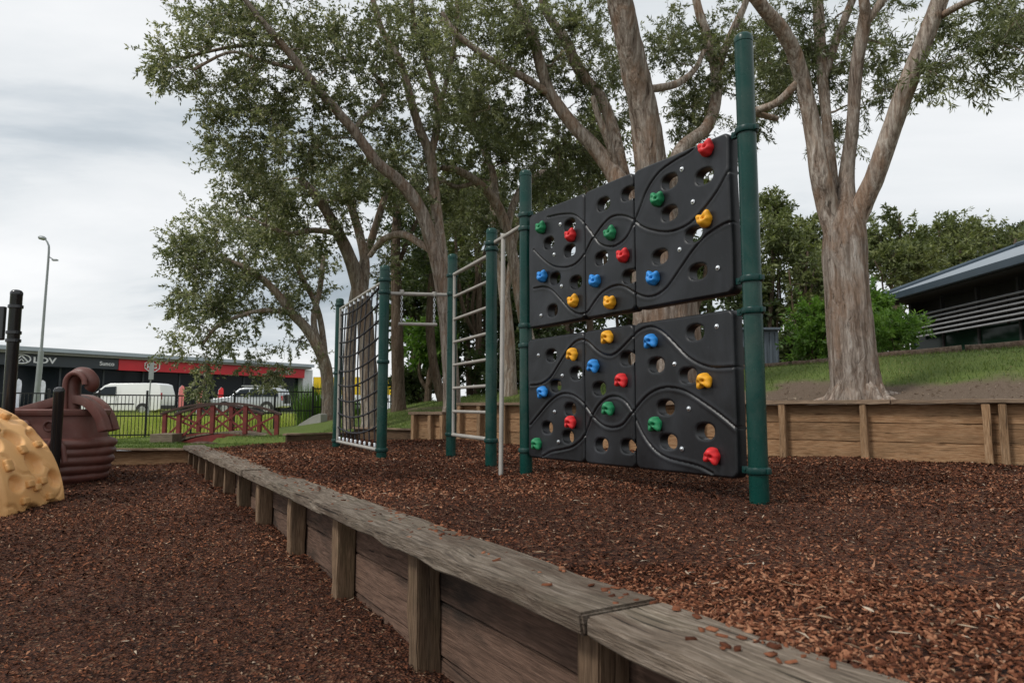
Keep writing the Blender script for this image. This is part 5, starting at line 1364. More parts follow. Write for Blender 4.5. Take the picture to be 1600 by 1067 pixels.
def prisms(A, B, r):
    """thin three sided twigs"""
    n = len(A); d = B - A; d /= np.linalg.norm(d, axis=1)[:, None] + 1e-9
    x = np.cross(d, np.array([0.3, 0.5, 0.81])); x /= np.linalg.norm(x, axis=1)[:, None] + 1e-9; y = np.cross(d, x)
    V = np.zeros((n, 6, 3))
    for k in range(3):
        a = k * 2.0944; o = (x * math.cos(a) + y * math.sin(a))
        V[:, k] = A + o * r; V[:, 3 + k] = B + o * r * 0.4
    f = np.array([(0, 1, 4, 3), (1, 2, 5, 4), (2, 0, 3, 5)])
    return V.reshape(-1, 3), (f[None] + (np.arange(n) * 6)[:, None, None]).reshape(-1, 4)

def tree(name, label, cat, limbs, blobs, leaf='leaf', bark='bark', L=0.095, W=0.026, per=200, rad=0.36, dens=1.0, droop=0.15, trunk_sides=14, rough=0.05, flower=0.03, base=None, group='trees', rsc=1.0, twigs=9, lobes=0.0, roots=0):
    """limbs: lists of (u, v, radius_px, depth); first limb is the trunk. blobs: (u, v, ru, rv, depth, half depth, weight)"""
    L3 = []
    for lb_ in limbs:
        P = np.array([at(u, v, Y) for u, v, r, Y in lb_]); Rr = np.array([r * rsc * Y / F_PX for u, v, r, Y in lb_])
        if L3:                                                     # root the limb inside its parent
            d0 = P[1] - P[0]; l0 = np.linalg.norm(d0); P = np.vstack([P[0] - d0 / l0 * min(0.6 * l0, 1.2 * Rr[0]), P]); Rr = np.concatenate([[Rr[0] * 0.35], Rr]); Rr[1] *= 0.85
        q = catmull(np.concatenate([P, Rr[:, None]], 1), 8)
        L3.append((q[:, :3], np.maximum(q[:, 3], 0.006)))
    P0 = L3[0][0][0]; zg = tz(P0[0], P0[1]) if base is None else base
    org = (float(P0[0]), float(P0[1]), zg)
    T = thing(name, label, cat, org, group)
    # trunk runs down into the ground and flares
    tp_, tr_ = L3[0]
    tp_ = np.vstack([[tp_[0][0], tp_[0][1], zg - 0.25], [tp_[0][0], tp_[0][1], zg + 0.02], tp_[tp_[:, 2] > zg + 0.12]]); tr_ = np.concatenate([[tr_[0] * 1.2, tr_[0] * 1.1], tr_[-(len(tp_) - 2):]])
    fine = 4 if trunk_sides > 30 else (2 if trunk_sides > 20 else 1)
    if fine > 1:
        ii = np.linspace(0, len(tp_) - 1, len(tp_) * fine); tp_ = np.stack([np.interp(ii, np.arange(len(tp_)), tp_[:, k]) for k in range(3)], -1); tr_ = np.interp(ii, np.arange(len(tr_)), tr_)
    v, f = tube_np(tp_, tr_, trunk_sides, rough, 3.2, P0[0], lobes)
    m = MB(); m.add(v, f); m.build('trunk', M[bark + '_big' if bark == 'bark' and trunk_sides > 20 else bark], T, origin=org, smooth=70, fix=False)
    for lp, lr in L3[1:]:
        v, f = tube_np(lp, lr, max(8, trunk_sides // 2), rough, 4.0, lp[0][0])
        m = MB(); m.add(v, f); ns_ = max(8, trunk_sides // 2); m.f.append(tuple(range(ns_))[::-1]); m.f.append(tuple(len(v) - ns_ + i for i in range(ns_))); m.build('limb', M[bark], T, smooth=70, fix=False)
    for k in range(roots):
        a = k * 6.283 / roots + random.uniform(-0.3, 0.3); r0 = tr_[1]; ln = random.uniform(0.35, 0.75)
        dv = np.array([math.cos(a), math.sin(a)])
        pts = []
        for q, (dd2, up) in enumerate(((0.55, 0.22), (0.80, 0.08), (1.0, 0.01), (1.0 + ln * 0.6, -0.02), (1.0 + ln * 1.2, -0.07))):
            xy = P0[:2] + dv * r0 * dd2 + np.array([-dv[1], dv[0]]) * 0.04 * q * math.sin(a * 3)
            pts.append([xy[0], xy[1], (tz(xy[0], xy[1]) if q > 1 else zg) + up])
        v, f = tube_np(catmull(pts, 5), np.interp(np.linspace(0, 1, 21), [0, 0.35, 1], [0.10, 0.07, 0.015]), 9, 0.10, 5.0, a)
        MB().add(v, f).build('root', M[bark], T, smooth=70, fix=False)
    # clump centres
    C = []; ct = []; rd = []
    for (u, v, ru, rv, Y, hy, wgt) in blobs:
        area = math.pi * (ru * Y / F_PX) * (rv * Y / F_PX)
        n = max(3, int(wgt * dens * area / (rad * rad) * 2.3))
        for _ in range(n):
            while True:
                a, b, c = random.uniform(-1, 1), random.uniform(-1, 1), random.uniform(-1, 1)
                if a * a + b * b + c * c < 1: break
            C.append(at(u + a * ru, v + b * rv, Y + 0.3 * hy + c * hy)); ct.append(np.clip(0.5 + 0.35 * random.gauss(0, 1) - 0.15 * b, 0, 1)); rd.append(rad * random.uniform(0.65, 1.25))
    C = np.array(C); ct = np.array(ct); rd = np.array(rd)
    # branches: each clump grows from the nearest wood
    nodes = np.concatenate([lp[len(lp) // 3 if i == 0 else 0:] for i, (lp, lr) in enumerate(L3)]); nr = np.concatenate([lr[len(lr) // 3 if i == 0 else 0:] for i, (lp, lr) in enumerate(L3)])
    order = np.argsort(np.min(np.linalg.norm(C[:, None, :] - nodes[None, ::3, :], axis=2), axis=1))
    bm_ = MB(); cap = len(nodes) + len(C) * 5 + 10
    NP = np.zeros((cap, 3)); NR = np.zeros(cap); cnt = len(nodes); NP[:cnt] = nodes; NR[:cnt] = nr
    for i in order:
        c = C[i]; dl_ = NP[:cnt] - c; dist = np.linalg.norm(dl_, axis=1) + 0.25 * np.maximum(0, dl_[:, 2])
        j = int(np.argmin(dist)); a = NP[j].copy(); D = c - a; dist_ = np.linalg.norm(D)
        if dist_ < 0.12: continue
        r0 = min(NR[j] * 0.6, 0.012 + 0.016 * dist_); r0 = max(r0, 0.006)
        side = np.cross(D, rng.normal(0, 1, 3)); side /= np.linalg.norm(side) + 1e-9
        w1, w2 = random.uniform(-0.16, 0.16), random.uniform(-0.16, 0.16)
        pth = [a + D * t + side * dist_ * (w1 * math.sin(math.pi * t) + w2 * math.sin(2 * math.pi * t)) + np.array([0, 0, 0.10 * dist_ * math.sin(math.pi * t)]) for t in (0, 0.25, 0.5, 0.75, 1.0)]
        rr_ = [r0, r0 * 0.85, r0 * 0.7, r0 * 0.55, r0 * 0.4]
        v, f = tube_np(np.array(pth), rr_, 5); bm_.add(v, f)
        for q in range(1, 5):
            NP[cnt] = pth[q]; NR[cnt] = rr_[q]; cnt += 1
    if bm_.v: tag(bm_.build('branches', M[bark], T, smooth=70, fix=False), kind='stuff')
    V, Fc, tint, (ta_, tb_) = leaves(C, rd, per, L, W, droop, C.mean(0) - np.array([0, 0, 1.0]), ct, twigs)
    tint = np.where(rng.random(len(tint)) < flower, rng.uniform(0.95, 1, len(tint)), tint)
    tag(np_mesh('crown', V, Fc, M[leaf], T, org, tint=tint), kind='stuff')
    tv, tf = prisms(ta_[::2], tb_[::2], 0.0035 * rad / 0.36); tag(np_mesh('twigs', tv, tf, M['twig'], T, org), kind='stuff')
    return T

PB_ = 'paperbark trees'
# right-hand tree, trunk on the bank
tree('paperbark_tree', 'thick grey paperbark with four upright limbs on the bank at right', 'tree',
    [[(1340, 618, 42, 8.6), (1335, 570, 39, 8.6), (1329, 500, 37, 8.6), (1322, 430, 35, 8.6), (1320, 390, 36, 8.6), (1320, 350, 31, 8.6), (1321, 310, 17, 8.6), (1324, 260, 12, 8.6), (1332, 200, 11, 8.5), (1339, 105, 12, 8.4), (1351, 35, 12, 8.3), (1350, 0, 9, 8.2), (1335, -100, 8, 8.1)],
     [(1312, 405, 15, 8.6), (1294, 325, 19, 8.6), (1281, 270, 17, 8.5), (1270, 200, 15, 8.5), (1248, 105, 14, 8.4), (1222, 48, 13, 8.2), (1183, 0, 12, 8.0), (1120, -100, 10, 7.7)],
     [(1304, 350, 9, 8.7), (1302, 290, 9, 8.8), (1292, 190, 9, 9.0), (1283, 90, 10, 9.2), (1276, -40, 9, 9.4)],
     [(1286, 130, 7, 9.1), (1305, 70, 7, 9.2), (1332, 0, 7, 9.4), (1360, -70, 6, 9.5)],
     [(1350, 40, 8, 8.3), (1376, 5, 8, 8.2), (1405, -50, 7, 8.1)],
     [(1322, 410, 14, 8.6), (1342, 335, 18, 8.5), (1366, 280, 17, 8.3), (1394, 200, 17, 8.1), (1430, 100, 16, 7.9), (1469, 0, 15, 7.7), (1505, -100, 13, 7.5)],
     [(1255, 120, 8, 8.4), (1215, 160, 7, 8.6), (1180, 175, 6, 8.8), (1215, 186, 5, 8.9)],
     [(1462, 30, 7, 7.8), (1520, 0, 6, 7.3), (1580, -10, 5, 7.0), (1640, 10, 4, 6.8)]],
    [(1230, 55, 55, 60, 8.9, 0.8, 0.75), (1265, 110, 45, 65, 9.3, 0.6, 0.7), (1310, 70, 55, 65, 9.2, 0.8, 0.7), (1300, 195, 40, 40, 9.4, 0.5, 0.6), (1370, 140, 40, 55, 8.8, 0.6, 0.55), (1400, 40, 40, 50, 8.6, 0.7, 0.6), (1215, 150, 30, 45, 9.0, 0.5, 0.6),
     (1500, 40, 60, 45, 7.6, 0.7, 0.75), (1575, 45, 50, 60, 7.2, 0.7, 0.9), (1490, 105, 45, 30, 7.6, 0.5, 0.6), (1450, 125, 25, 30, 7.8, 0.4, 0.6), (1560, 110, 45, 25, 7.2, 0.5, 0.6), (1620, 60, 50, 60, 7.0, 0.8, 0.8),
     (1300, -120, 180, 90, 8.5, 1.2, 0.4), (1520, -110, 120, 80, 7.5, 1.0, 0.4)],
    leaf='leaf', L=0.09, W=0.018, per=270, rad=0.32, dens=1.25, droop=0.35, trunk_sides=64, rough=0.06, roots=7, rsc=0.87, flower=0.0, group=PB_, lobes=0.10)
# big tree behind the rock wall
tree('paperbark_tree', 'massive shaggy paperbark trunk rising behind the black rock wall', 'tree',
    [[(1042, 640, 72, 10.3), (1041, 560, 70, 10.3), (1039, 480, 67, 10.3), (1034, 400, 58, 10.2), (1025, 320, 44, 10.1), (1016, 250, 35, 10.0), (1005, 175, 31, 9.9), (988, 90, 29, 9.7), (968, 0, 27, 9.5), (940, -120, 24, 9.2)],
     [(1012, 420, 28, 10.3), (985, 330, 24, 10.4), (962, 275, 20, 10.5), (930, 232, 16, 10.6), (895, 195, 14, 10.6), (862, 150, 13, 10.6), (845, 105, 12, 10.5), (832, 60, 11, 10.4), (805, 0, 10, 10.2), (780, -70, 8, 10.0)],
     [(990, 350, 22, 10.5), (972, 270, 16, 10.7), (958, 205, 13, 10.9), (940, 155, 12, 11.0), (905, 110, 12, 11.0), (882, 60, 11, 10.9), (855, 20, 9, 10.8), (838, -40, 8, 10.6)],
     [(966, 270, 10, 10.5), (948, 215, 8, 10.3), (934, 180, 7, 10.2), (926, 150, 5, 10.1)],
     [(860, 148, 9, 10.6), (820, 122, 8, 10.4), (770, 95, 7, 10.2), (715, 55, 6, 10.0), (690, 20, 5, 9.9)],
     [(1040, 330, 22, 10.4), (1060, 240, 15, 10.7), (1105, 198, 13, 11.0), (1120, 140, 12, 11.2), (1112, 80, 11, 11.3), (1090, 10, 9, 11.4), (1075, -60, 7, 11.4)],
     [(1118, 120, 9, 11.2), (1140, 60, 8, 11.2), (1165, 5, 7, 11.1), (1180, -60, 6, 11.0)],
     [(1012, 140, 9, 10.0), (1055, 132, 8, 10.4), (1085, 110, 6, 10.8), (1100, 80, 5, 11.0)]],
    [(760, 50, 80, 55, 10.0, 1.0, 1.0), (850, 50, 75, 55, 10.4, 1.0, 0.8), (800, 140, 70, 45, 10.5, 0.8, 0.75), (730, 150, 55, 50, 10.2, 0.8, 0.8), (900, 120, 50, 45, 11.0, 0.8, 0.7), (895, 205, 45, 35, 11.0, 0.6, 0.6), (930, 40, 45, 50, 10.6, 0.8, 0.7), (1060, 60, 45, 55, 11.0, 0.8, 0.8),
     (1110, 150, 50, 45, 11.4, 0.7, 0.8), (1140, 60, 50, 60, 11.3, 0.8, 0.8), (1075, 215, 35, 25, 11.3, 0.5, 0.6), (1185, 120, 28, 70, 11.2, 0.6, 0.7), (860, 260, 50, 35, 11.4, 0.6, 0.6), (950, -110, 250, 90, 10.0, 1.6, 0.35), (945, 185, 38, 38, 11.4, 0.5, 0.7), (970, 110, 35, 55, 11.6, 0.6, 0.7), (905, 270, 55, 35, 12.0, 0.6, 0.7), (1065, 165, 35, 45, 11.7, 0.5, 0.7), (830, 200, 60, 40, 11.5, 0.7, 0.7), (1160, 200, 30, 30, 11.5, 0.5, 0.6)],
    L=0.078, W=0.022, per=300, rad=0.36, trunk_sides=64, rough=0.065, rsc=0.74, dens=1.3, flower=0.01, droop=0.2, group=PB_, lobes=0.12)
# leaning twin-stemmed tree in the middle
tree('paperbark_tree', 'leaning twin stemmed paperbark growing through the gap in the pine wall', 'tree',
    [[(706, 688, 19, 11.2), (706, 640, 17, 11.2), (704, 580, 16, 11.2), (698, 500, 16, 11.2), (688, 430, 15, 11.1), (672, 370, 14, 11.0), (655, 325, 13, 10.9), (625, 285, 12, 10.7), (588, 253, 11, 10.5), (555, 207, 10, 10.3), (506, 150, 9, 10.0), (446, 76, 8, 9.7), (405, 28, 6, 9.5), (360, -30, 5, 9.3)],
     [(699, 510, 14, 11.25), (694, 440, 13, 11.4), (686, 370, 12, 11.5), (680, 310, 11, 11.6), (672, 245, 10, 11.6), (655, 200, 9, 11.5), (643, 160, 8, 11.4), (625, 95, 7, 11.3), (596, 45, 6, 11.2), (575, -30, 5, 11.1)],
     [(673, 245, 8, 11.6), (684, 190, 8, 11.7), (682, 150, 7, 11.7), (668, 100, 6, 11.8), (650, 50, 5, 11.8), (640, -20, 4, 11.8)],
     [(685, 170, 6, 11.7), (700, 120, 5, 11.6), (711, 64, 5, 11.5), (715, 0, 4, 11.4)],
     [(590, 255, 6, 10.5), (555, 205, 5, 10.7), (600, 150, 5, 11.0), (585, 115, 4, 11.1)],
     [(500, 143, 5, 10.0), (455, 85, 5, 10.2), (420, 70, 5, 10.2), (372, 72, 4, 10.1), (330, 80, 3, 10.0), (290, 90, 3, 9.9)],
     [(470, 110, 5, 9.9), (410, 95, 4, 9.9), (360, 82, 3, 9.8), (300, 110, 3, 9.7)],
     [(678, 395, 7, 11.1), (655, 380, 7, 11.3), (628, 366, 7, 11.6), (598, 375, 6, 11.9), (578, 400, 5, 12.2)]],
    [(288, 100, 50, 45, 9.8, 0.7, 1.0), (265, 105, 28, 28, 9.7, 0.5, 0.9), (335, 40, 75, 45, 9.8, 0.9, 1.0), (420, 40, 75, 50, 9.8, 0.9, 1.0), (385, 150, 75, 50, 10.0, 0.9, 1.15), (365, 215, 45, 50, 10.2, 0.7, 1.0), (440, 215, 80, 55, 10.3, 0.9, 1.1), (495, 110, 75, 65, 10.3, 1.0, 1.0), (560, 60, 70, 60, 10.8, 1.0, 1.0),
     (590, 170, 60, 55, 11.0, 0.8, 0.9), (535, 240, 65, 45, 10.8, 0.8, 0.9), (640, 70, 65, 65, 11.5, 1.0, 0.9), (700, 60, 55, 60, 11.5, 0.9, 0.8), (625, 230, 50, 45, 11.5, 0.8, 0.7), (700, 200, 40, 50, 11.8, 0.8, 0.6), (400, 285, 55, 35, 10.8, 0.7, 0.9), (655, 310, 45, 35, 11.3, 0.5, 0.5),
     (480, -100, 230, 90, 10.2, 1.6, 0.4)],
    L=0.068, W=0.026, per=260, rad=0.34, dens=1.05, rsc=0.82, trunk_sides=22, flower=0.12, group=PB_, lobes=0.06)
# tree behind the rope net
tree('paperbark_tree', 'straight paperbark trunk standing right behind the rope net', 'tree',
    [[(578, 660, 19, 14.0), (576, 600, 18, 14.0), (572, 540, 17, 14.0), (568, 480, 17, 14.0), (556, 430, 15, 14.0), (540, 388, 13, 13.9), (522, 352, 12, 13.8), (500, 315, 10, 13.6), (470, 280, 8, 13.4)],
     [(566, 470, 11, 14.0), (570, 410, 10, 14.2), (560, 360, 9, 14.4), (545, 310, 8, 14.5), (540, 260, 6, 14.6)],
     [(530, 365, 7, 13.8), (490, 360, 6, 13.5), (450, 365, 5, 13.2), (410, 350, 4, 13.0)],
     [(545, 668, 13, 14.5), (546, 590, 12, 14.6), (549, 520, 11, 14.7), (556, 450, 10, 14.8), (585, 360, 8, 15.0), (610, 280, 6, 15.2)]],
    [(400, 320, 70, 45, 13.2, 1.0, 1.0), (470, 300, 70, 50, 13.5, 1.0, 1.0), (450, 370, 60, 40, 13.3, 0.8, 0.8), (540, 290, 60, 50, 14.2, 1.0, 0.9), (520, 360, 35, 35, 13.8, 0.7, 0.5), (610, 280, 60, 55, 14.8, 1.0, 1.0), (600, 400, 35, 40, 14.8, 0.7, 0.5), (380, 260, 45, 30, 13.0, 0.8, 0.9)],
    L=0.08, W=0.03, per=250, rad=0.40, dens=1.0, rsc=0.76, trunk_sides=22, flower=0.10, group=PB_, lobes=0.08)
# far left tree over the showroom
tree('paperbark_tree', 'bent paperbark with drooping crown hanging over the red showroom fascia', 'tree',
    [[(511, 668, 10, 18.0), (512, 620, 9, 18.0), (510, 580, 9.5, 18.0), (500, 548, 9, 17.9), (480, 515, 8, 17.8), (456, 490, 7, 17.6), (430, 455, 6, 17.4), (395, 425, 5, 17.2), (350, 405, 4, 17.0)],
     [(508, 575, 6, 18.0), (505, 530, 5, 18.2), (495, 480, 4.5, 18.3), (470, 430, 4, 18.3), (450, 385, 3, 18.2)],
     [(500, 548, 6, 17.9), (490, 500, 5, 18.0), (500, 450, 4.5, 18.3), (505, 400, 4, 18.5)],
     [(456, 490, 4, 17.6), (420, 485, 4, 17.4), (385, 490, 3, 17.2), (340, 510, 3, 17.0), (315, 540, 2, 16.9)]],
    [(310, 375, 45, 35, 17.0, 1.2, 1.0), (370, 355, 60, 35, 17.2, 1.3, 1.0), (285, 410, 30, 40, 16.8, 1.0, 0.9), (345, 420, 70, 45, 17.0, 1.3, 1.1), (430, 385, 65, 45, 17.8, 1.4, 1.0), (480, 420, 45, 45, 18.2, 1.2, 0.8), (310, 475, 50, 40, 16.8, 1.2, 1.0), (385, 475, 65, 40, 17.2, 1.2, 0.85), (295, 530, 30, 30, 16.6, 0.9, 0.7), (360, 520, 50, 30, 17.0, 1.0, 0.55),
     (440, 480, 45, 40, 17.8, 1.0, 0.55), (330, 570, 35, 24, 16.8, 0.8, 0.45), (400, 560, 40, 28, 17.2, 0.9, 0.45), (460, 555, 35, 28, 17.8, 0.8, 0.45), (310, 598, 20, 14, 16.8, 0.5, 0.4), (415, 590, 24, 12, 17.2, 0.5, 0.4)],
    L=0.092, W=0.036, per=250, rad=0.48, dens=1.15, trunk_sides=14, flower=0.12, droop=0.3, group=PB_)
# trees to the right of the ladder
tree('paperbark_tree', 'curving paperbark trunk between the sliding pole and the rock wall post', 'tree',
    [[(838, 615, 13, 13.0), (832, 560, 13, 13.0), (815, 480, 12.5, 13.0), (803, 410, 12, 13.0), (792, 360, 12, 13.0), (775, 318, 11, 12.9), (750, 288, 9, 12.7), (718, 268, 8, 12.5), (690, 262, 6, 12.3)],
     [(792, 360, 9, 13.0), (802, 320, 8, 13.1), (822, 288, 8, 13.3), (850, 270, 7, 13.6), (880, 285, 5, 13.8)],
     [(776, 322, 8, 12.9), (770, 270, 7, 13.1), (750, 220, 6, 13.3), (735, 170, 5, 13.4)],
     [(745, 285, 5, 12.7), (715, 292, 5, 12.6), (690, 285, 4, 12.5), (660, 300, 3, 12.4)]],
    [(740, 245, 55, 45, 13.0, 0.9, 0.8), (690, 300, 45, 35, 12.5, 0.8, 0.6), (790, 240, 50, 45, 13.4, 0.9, 0.8), (850, 290, 40, 35, 13.8, 0.7, 0.8), (700, 350, 40, 35, 12.8, 0.7, 0.5), (760, 370, 30, 40, 13.6, 0.6, 0.5), (735, 180, 45, 40, 13.4, 0.9, 0.8)],
    L=0.092, W=0.032, per=290, rad=0.40, rsc=0.75, dens=1.2, trunk_sides=20, flower=0.02, group=PB_, lobes=0.06)
tree('paperbark_tree', 'upright paperbark trunk just left of the rock wall with no low branches', 'tree',
    [[(797, 622, 13, 15.0), (796, 570, 12, 15.0), (793, 510, 11, 15.0), (787, 450, 10, 15.1), (778, 390, 9, 15.2), (772, 330, 8, 15.3), (768, 260, 6, 15.4)], [(790, 470, 6, 15.0), (800, 400, 6, 15.2), (812, 340, 5, 15.4)]],
    [(770, 300, 45, 45, 15.4, 0.9, 0.9), (815, 340, 40, 45, 15.6, 0.8, 0.9), (740, 330, 35, 45, 15.4, 0.8, 0.8)], L=0.11, W=0.032, per=170, rad=0.42, trunk_sides=16, flower=0.0, rsc=0.85, dens=1.3, leaf='leaf', group=PB_)
tree('bush_tree', 'dark rough barked trunk behind the hanging trapeze bar', 'tree',
    [[(623, 648, 15, 16.5), (622, 600, 13, 16.5), (621, 540, 12.5, 16.5), (620, 470, 12, 16.6), (618, 400, 11, 16.7), (620, 340, 9, 16.8), (625, 280, 7, 16.9)], [(620, 420, 6, 16.7), (640, 370, 5, 17.0), (660, 330, 4, 17.2)]],
    [(620, 330, 45, 50, 17.0, 1.0, 0.9), (640, 400, 35, 35, 17.2, 0.8, 0.6), (660, 350, 40, 40, 17.4, 0.9, 0.8), (625, 450, 20, 25, 17.2, 0.6, 0.4)], leaf='leaf_dark', bark='bark_dark', L=0.13, W=0.04, per=150, rad=0.5, trunk_sides=16, flower=0, rsc=0.75, dens=1.2, group='bush trees behind the frame', lobes=0.08)
tree('bush_tree', 'thin dark leaning trunk on the bank behind the ladder', 'tree',
    [[(692, 632, 8, 17.0), (683, 595, 7.5, 17.0), (676, 560, 7, 17.0), (672, 510, 7, 17.1), (674, 450, 6, 17.2), (680, 390, 5, 17.3)]],
    [(690, 400, 40, 45, 17.6, 0.9, 0.8), (665, 450, 30, 30, 17.6, 0.7, 0.5)], leaf='leaf_dark', bark='bark_dark', L=0.13, W=0.04, per=150, rad=0.5, trunk_sides=12, flower=0, group='bush trees behind the frame')

# thicket behind the frame: rounded bushy trees with dense foliage down to the ground
def bush(name, label, u, v, ru, rv, Y, leaf, rad=0.6, L=0.16, W=0.06, per=150, dens=0.75, group='bush trees behind the frame', cat='tree', hy=None, stems=2, flower=0.0, lobes_=9, rpx=6, bark='bark_dark'):
    hy = hy or ru * Y / F_PX * 0.8
    xg, yg = at(u, v, Y)[:2]; zg = tz(xg, yg)
    vb = 638 - (zg - CAM_Z) * F_PX / Y
    limbs = [[(u, vb + 2, rpx, Y), (u + random.uniform(-6, 6), (vb + v) / 2, rpx * 0.85, Y), (u + random.uniform(-8, 8), v, rpx * 0.7, Y), (u, v - rv * 0.6, rpx * 0.4, Y)]]
    for k in range(stems):
        limbs.append([(u + random.uniform(-3, 3), vb - (vb - v) * 0.3, rpx * 0.6, Y), (u + random.uniform(-ru, ru) * 0.4, (vb + v) / 2 - 10, rpx * 0.5, Y + random.uniform(-hy, hy) * 0.4), (u + random.uniform(-ru, ru) * 0.7, v - rv * 0.3, rpx * 0.3, Y + random.uniform(-hy, hy) * 0.5)])
    bl = []
    for k in range(lobes_):
        a = random.uniform(0, 6.283); r = math.sqrt(random.random()) * 0.68
        bl.append((u + ru * r * math.cos(a), v + rv * r * math.sin(a), ru * random.uniform(0.28, 0.45), rv * random.uniform(0.24, 0.40), Y + random.uniform(-hy, hy) * 0.6, hy * 0.4, 1.0))
    return tree(name, label, cat, limbs, bl, leaf=leaf, bark=bark, L=L * 1.05, W=W * 1.15, per=int(per * 1.25), rad=rad, dens=dens * 1.1, trunk_sides=10, flower=flower, group=group, twigs=8, rsc=1.0)
G2 = 'bush trees behind the frame'
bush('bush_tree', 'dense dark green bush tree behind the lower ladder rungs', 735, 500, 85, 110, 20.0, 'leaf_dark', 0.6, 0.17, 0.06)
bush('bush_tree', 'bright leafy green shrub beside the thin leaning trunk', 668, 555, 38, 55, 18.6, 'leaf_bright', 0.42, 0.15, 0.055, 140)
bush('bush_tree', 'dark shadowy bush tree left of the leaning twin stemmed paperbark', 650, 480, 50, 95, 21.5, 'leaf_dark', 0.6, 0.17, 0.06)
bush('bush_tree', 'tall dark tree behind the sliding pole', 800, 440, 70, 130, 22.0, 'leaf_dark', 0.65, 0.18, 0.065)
bush('bush_tree', 'olive tree crown showing above left rock wall panel', 880, 340, 75, 90, 20.0, 'leaf_forest', 0.6, 0.15, 0.05)
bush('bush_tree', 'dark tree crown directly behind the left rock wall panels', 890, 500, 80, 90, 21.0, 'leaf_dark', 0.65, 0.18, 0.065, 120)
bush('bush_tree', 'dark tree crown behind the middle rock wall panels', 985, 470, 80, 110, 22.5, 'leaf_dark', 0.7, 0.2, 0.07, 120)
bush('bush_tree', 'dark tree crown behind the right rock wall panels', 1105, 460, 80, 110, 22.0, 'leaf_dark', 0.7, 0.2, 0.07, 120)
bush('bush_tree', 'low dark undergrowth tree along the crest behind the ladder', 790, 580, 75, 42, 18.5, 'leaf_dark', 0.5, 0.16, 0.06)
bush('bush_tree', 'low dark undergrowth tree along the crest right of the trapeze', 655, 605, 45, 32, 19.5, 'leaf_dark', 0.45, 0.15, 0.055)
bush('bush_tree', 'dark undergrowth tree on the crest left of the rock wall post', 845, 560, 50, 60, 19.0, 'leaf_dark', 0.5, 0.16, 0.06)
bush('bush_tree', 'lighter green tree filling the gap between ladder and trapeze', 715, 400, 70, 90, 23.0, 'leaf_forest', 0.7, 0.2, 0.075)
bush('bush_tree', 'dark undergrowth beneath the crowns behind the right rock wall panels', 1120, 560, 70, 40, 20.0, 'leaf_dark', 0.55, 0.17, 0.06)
bush('bush_tree', 'olive crown behind the top of the climbing wall posts', 745, 320, 70, 60, 19.0, 'leaf_forest', 0.55, 0.14, 0.05)
bush('bush_tree', 'olive crown showing through the upper right rock wall holes', 1075, 300, 85, 60, 18.0, 'leaf_forest', 0.55, 0.14, 0.05, 130)
bush('bush_tree', 'olive crown filling the fork left of the massive shaggy trunk', 925, 225, 75, 60, 17.0, 'leaf_forest', 0.5, 0.13, 0.045, 130)
# right background
G3 = 'forest trees on the right'
bush('forest_tree', 'tall thin gum with open crown just right of green post', 1212, 330, 24, 40, 34, 'leaf_forest', 0.7, 0.22, 0.08, 110, 0.5, G3, rpx=2.5, lobes_=6, bark='bark_dark')
bush('forest_tree', 'olive gum crown between the green post and the thick paperbark trunk', 1245, 400, 55, 85, 32, 'leaf_forest', 0.9, 0.24, 0.09, 150, 0.7, G3, rpx=4)
bush('forest_tree', 'mid green tree filling the belt right beside the green post', 1205, 420, 48, 95, 27, 'leaf_forest', 0.75, 0.2, 0.075, 150, 0.9, G3, rpx=4)
bush('forest_tree', 'mid green tree just left of the thick paperbark trunk', 1262, 450, 45, 95, 26, 'leaf_forest', 0.75, 0.2, 0.075, 150, 0.9, G3, rpx=4)
bush('forest_tree', 'mid green tree behind the middle of the building roof', 1500, 415, 60, 45, 38, 'leaf_forest', 0.95, 0.25, 0.09, 150, 0.8, G3, rpx=3)
bush('forest_tree', 'mid green tree above the building roof at the right edge of view', 1590, 395, 60, 45, 36, 'leaf_forest', 0.95, 0.25, 0.09, 150, 0.8, G3, rpx=3)
bush('forest_tree', 'dark lower forest tree behind the steel shed', 1205, 490, 45, 70, 28, 'leaf_dark', 0.8, 0.22, 0.08, 140, 0.7, G3, rpx=4)
bush('forest_tree', 'round gum crown immediately right of the thick paperbark fork', 1405, 370, 55, 50, 40, 'leaf_forest', 1.0, 0.27, 0.10, 150, 0.75, G3, rpx=3.5)
bush('forest_tree', 'pale flowering gum crown low beside the thick paperbark trunk', 1400, 420, 60, 42, 34, 'leaf_forest', 0.85, 0.24, 0.09, 150, 0.8, G3, rpx=3.5)
bush('forest_tree', 'brownish gum crown above the far end of the building roof', 1470, 380, 50, 50, 44, 'leaf_forest', 1.0, 0.28, 0.10, 150, 0.75, G3, rpx=3)
bush('forest_tree', 'broad olive gum crown above the middle of the building roof', 1530, 375, 50, 42, 46, 'leaf_forest', 1.0, 0.28, 0.10, 150, 0.75, G3, rpx=3)
bush('forest_tree', 'dark gum crown at the right edge above the roof', 1590, 372, 45, 36, 46, 'leaf_dark', 1.0, 0.28, 0.10, 150, 0.75, G3, rpx=3)
bush('forest_tree', 'dark forest tree filling the gap behind the thick paperbark trunk', 1300, 470, 60, 80, 36, 'leaf_dark', 0.95, 0.25, 0.09, 150, 0.75, G3, rpx=4)
bush('forest_tree', 'gum crown peeking over behind the right paperbark limbs', 1330, 380, 50, 60, 42, 'leaf_forest', 1.0, 0.27, 0.1, 140, 0.65, G3, rpx=3)
bush('forest_tree', 'dark undergrowth tree between the steel shed and the thick trunk', 1245, 545, 45, 38, 24, 'leaf_dark', 0.6, 0.2, 0.075, 150, 0.9, G3, rpx=3)
bush('forest_tree', 'dark undergrowth tree low behind the shed at the green post', 1180, 560, 40, 40, 25, 'leaf_dark', 0.6, 0.2, 0.075, 150, 0.9, G3, rpx=3)
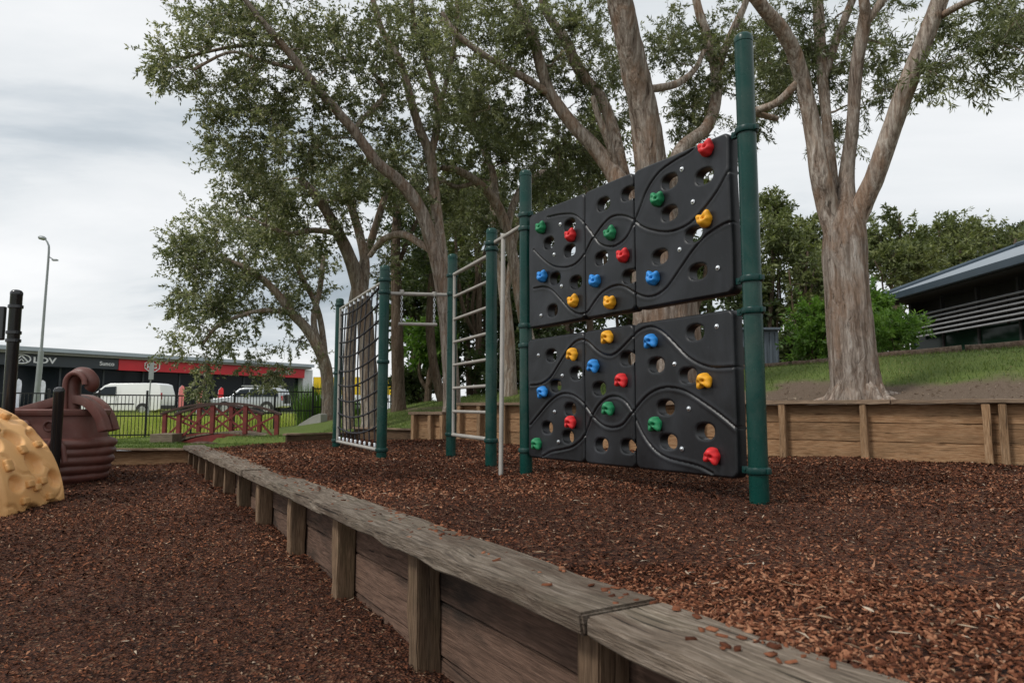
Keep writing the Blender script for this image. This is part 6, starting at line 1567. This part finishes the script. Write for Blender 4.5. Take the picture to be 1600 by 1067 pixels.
bush('forest_tree', 'dark undergrowth tree behind the bright shrub by the building', 1370, 520, 50, 45, 27, 'leaf_dark', 0.7, 0.2, 0.075, 150, 0.8, G3, rpx=3)
bush('forest_tree', 'olive gum filling the skyline left of the building roof', 1440, 425, 45, 40, 36, 'leaf_forest', 0.9, 0.25, 0.09, 150, 0.8, G3, rpx=3)
bush('shrub', 'glossy bright green shrub left of the thick paperbark trunk', 1272, 520, 38, 62, 14.6, 'leaf_bright', 0.36, 0.11, 0.04, 150, 0.8, 'shrubs on the bank', 'shrub', rpx=4)
bush('shrub', 'bright green shrub in front of the dark building', 1395, 522, 42, 34, 13.8, 'leaf_bright', 0.3, 0.12, 0.026, 170, 0.9, 'shrubs on the bank', 'shrub', rpx=3)
bush('shrub', 'green shrub rising behind the thick trunk beside the building end', 1368, 485, 18, 40, 16.5, 'leaf_bright', 0.36, 0.12, 0.04, 130, 0.7, 'shrubs on the bank', 'shrub', rpx=4)
# reedy clumps by the fence
for (u, Y, hh, lab) in ((493, 21.5, 1.5, 'tall bright reed clump behind the fence left of the bent paperbark'), (540, 22.5, 1.2, 'bright reed clump behind the rope net near the fence')):
    p = at(u, 640, Y); zg = tz(p[0], p[1]); n = 900
    a = rng.random(n) * 6.283; r0 = np.sqrt(rng.random(n)) * 0.55
    B = np.stack([p[0] + r0 * np.cos(a), p[1] + r0 * np.sin(a), np.full(n, zg - 0.03)], -1)
    h = hh * rng.uniform(0.5, 1.15, n); ln = np.stack([np.cos(a) * rng.uniform(0, 0.35, n), np.sin(a) * rng.uniform(0, 0.35, n), np.ones(n)], -1) * h[:, None]
    S = np.stack([-np.sin(a), np.cos(a), np.zeros(n)], -1) * 0.014
    V = np.stack([B - S, B + S, B + ln * 0.6 + S * 0.8, B + ln], 1).reshape(-1, 3)
    R_ = thing('reed_clump', lab, 'plant', (p[0], p[1], zg))
    tag(np_mesh('reed_blades', V, np.arange(4 * n).reshape(-1, 4), M['leaf_bright'], R_, (p[0], p[1], zg), tint=rng.random(n)), kind='stuff')
print('LEAVES', LEAF_COUNT[0])
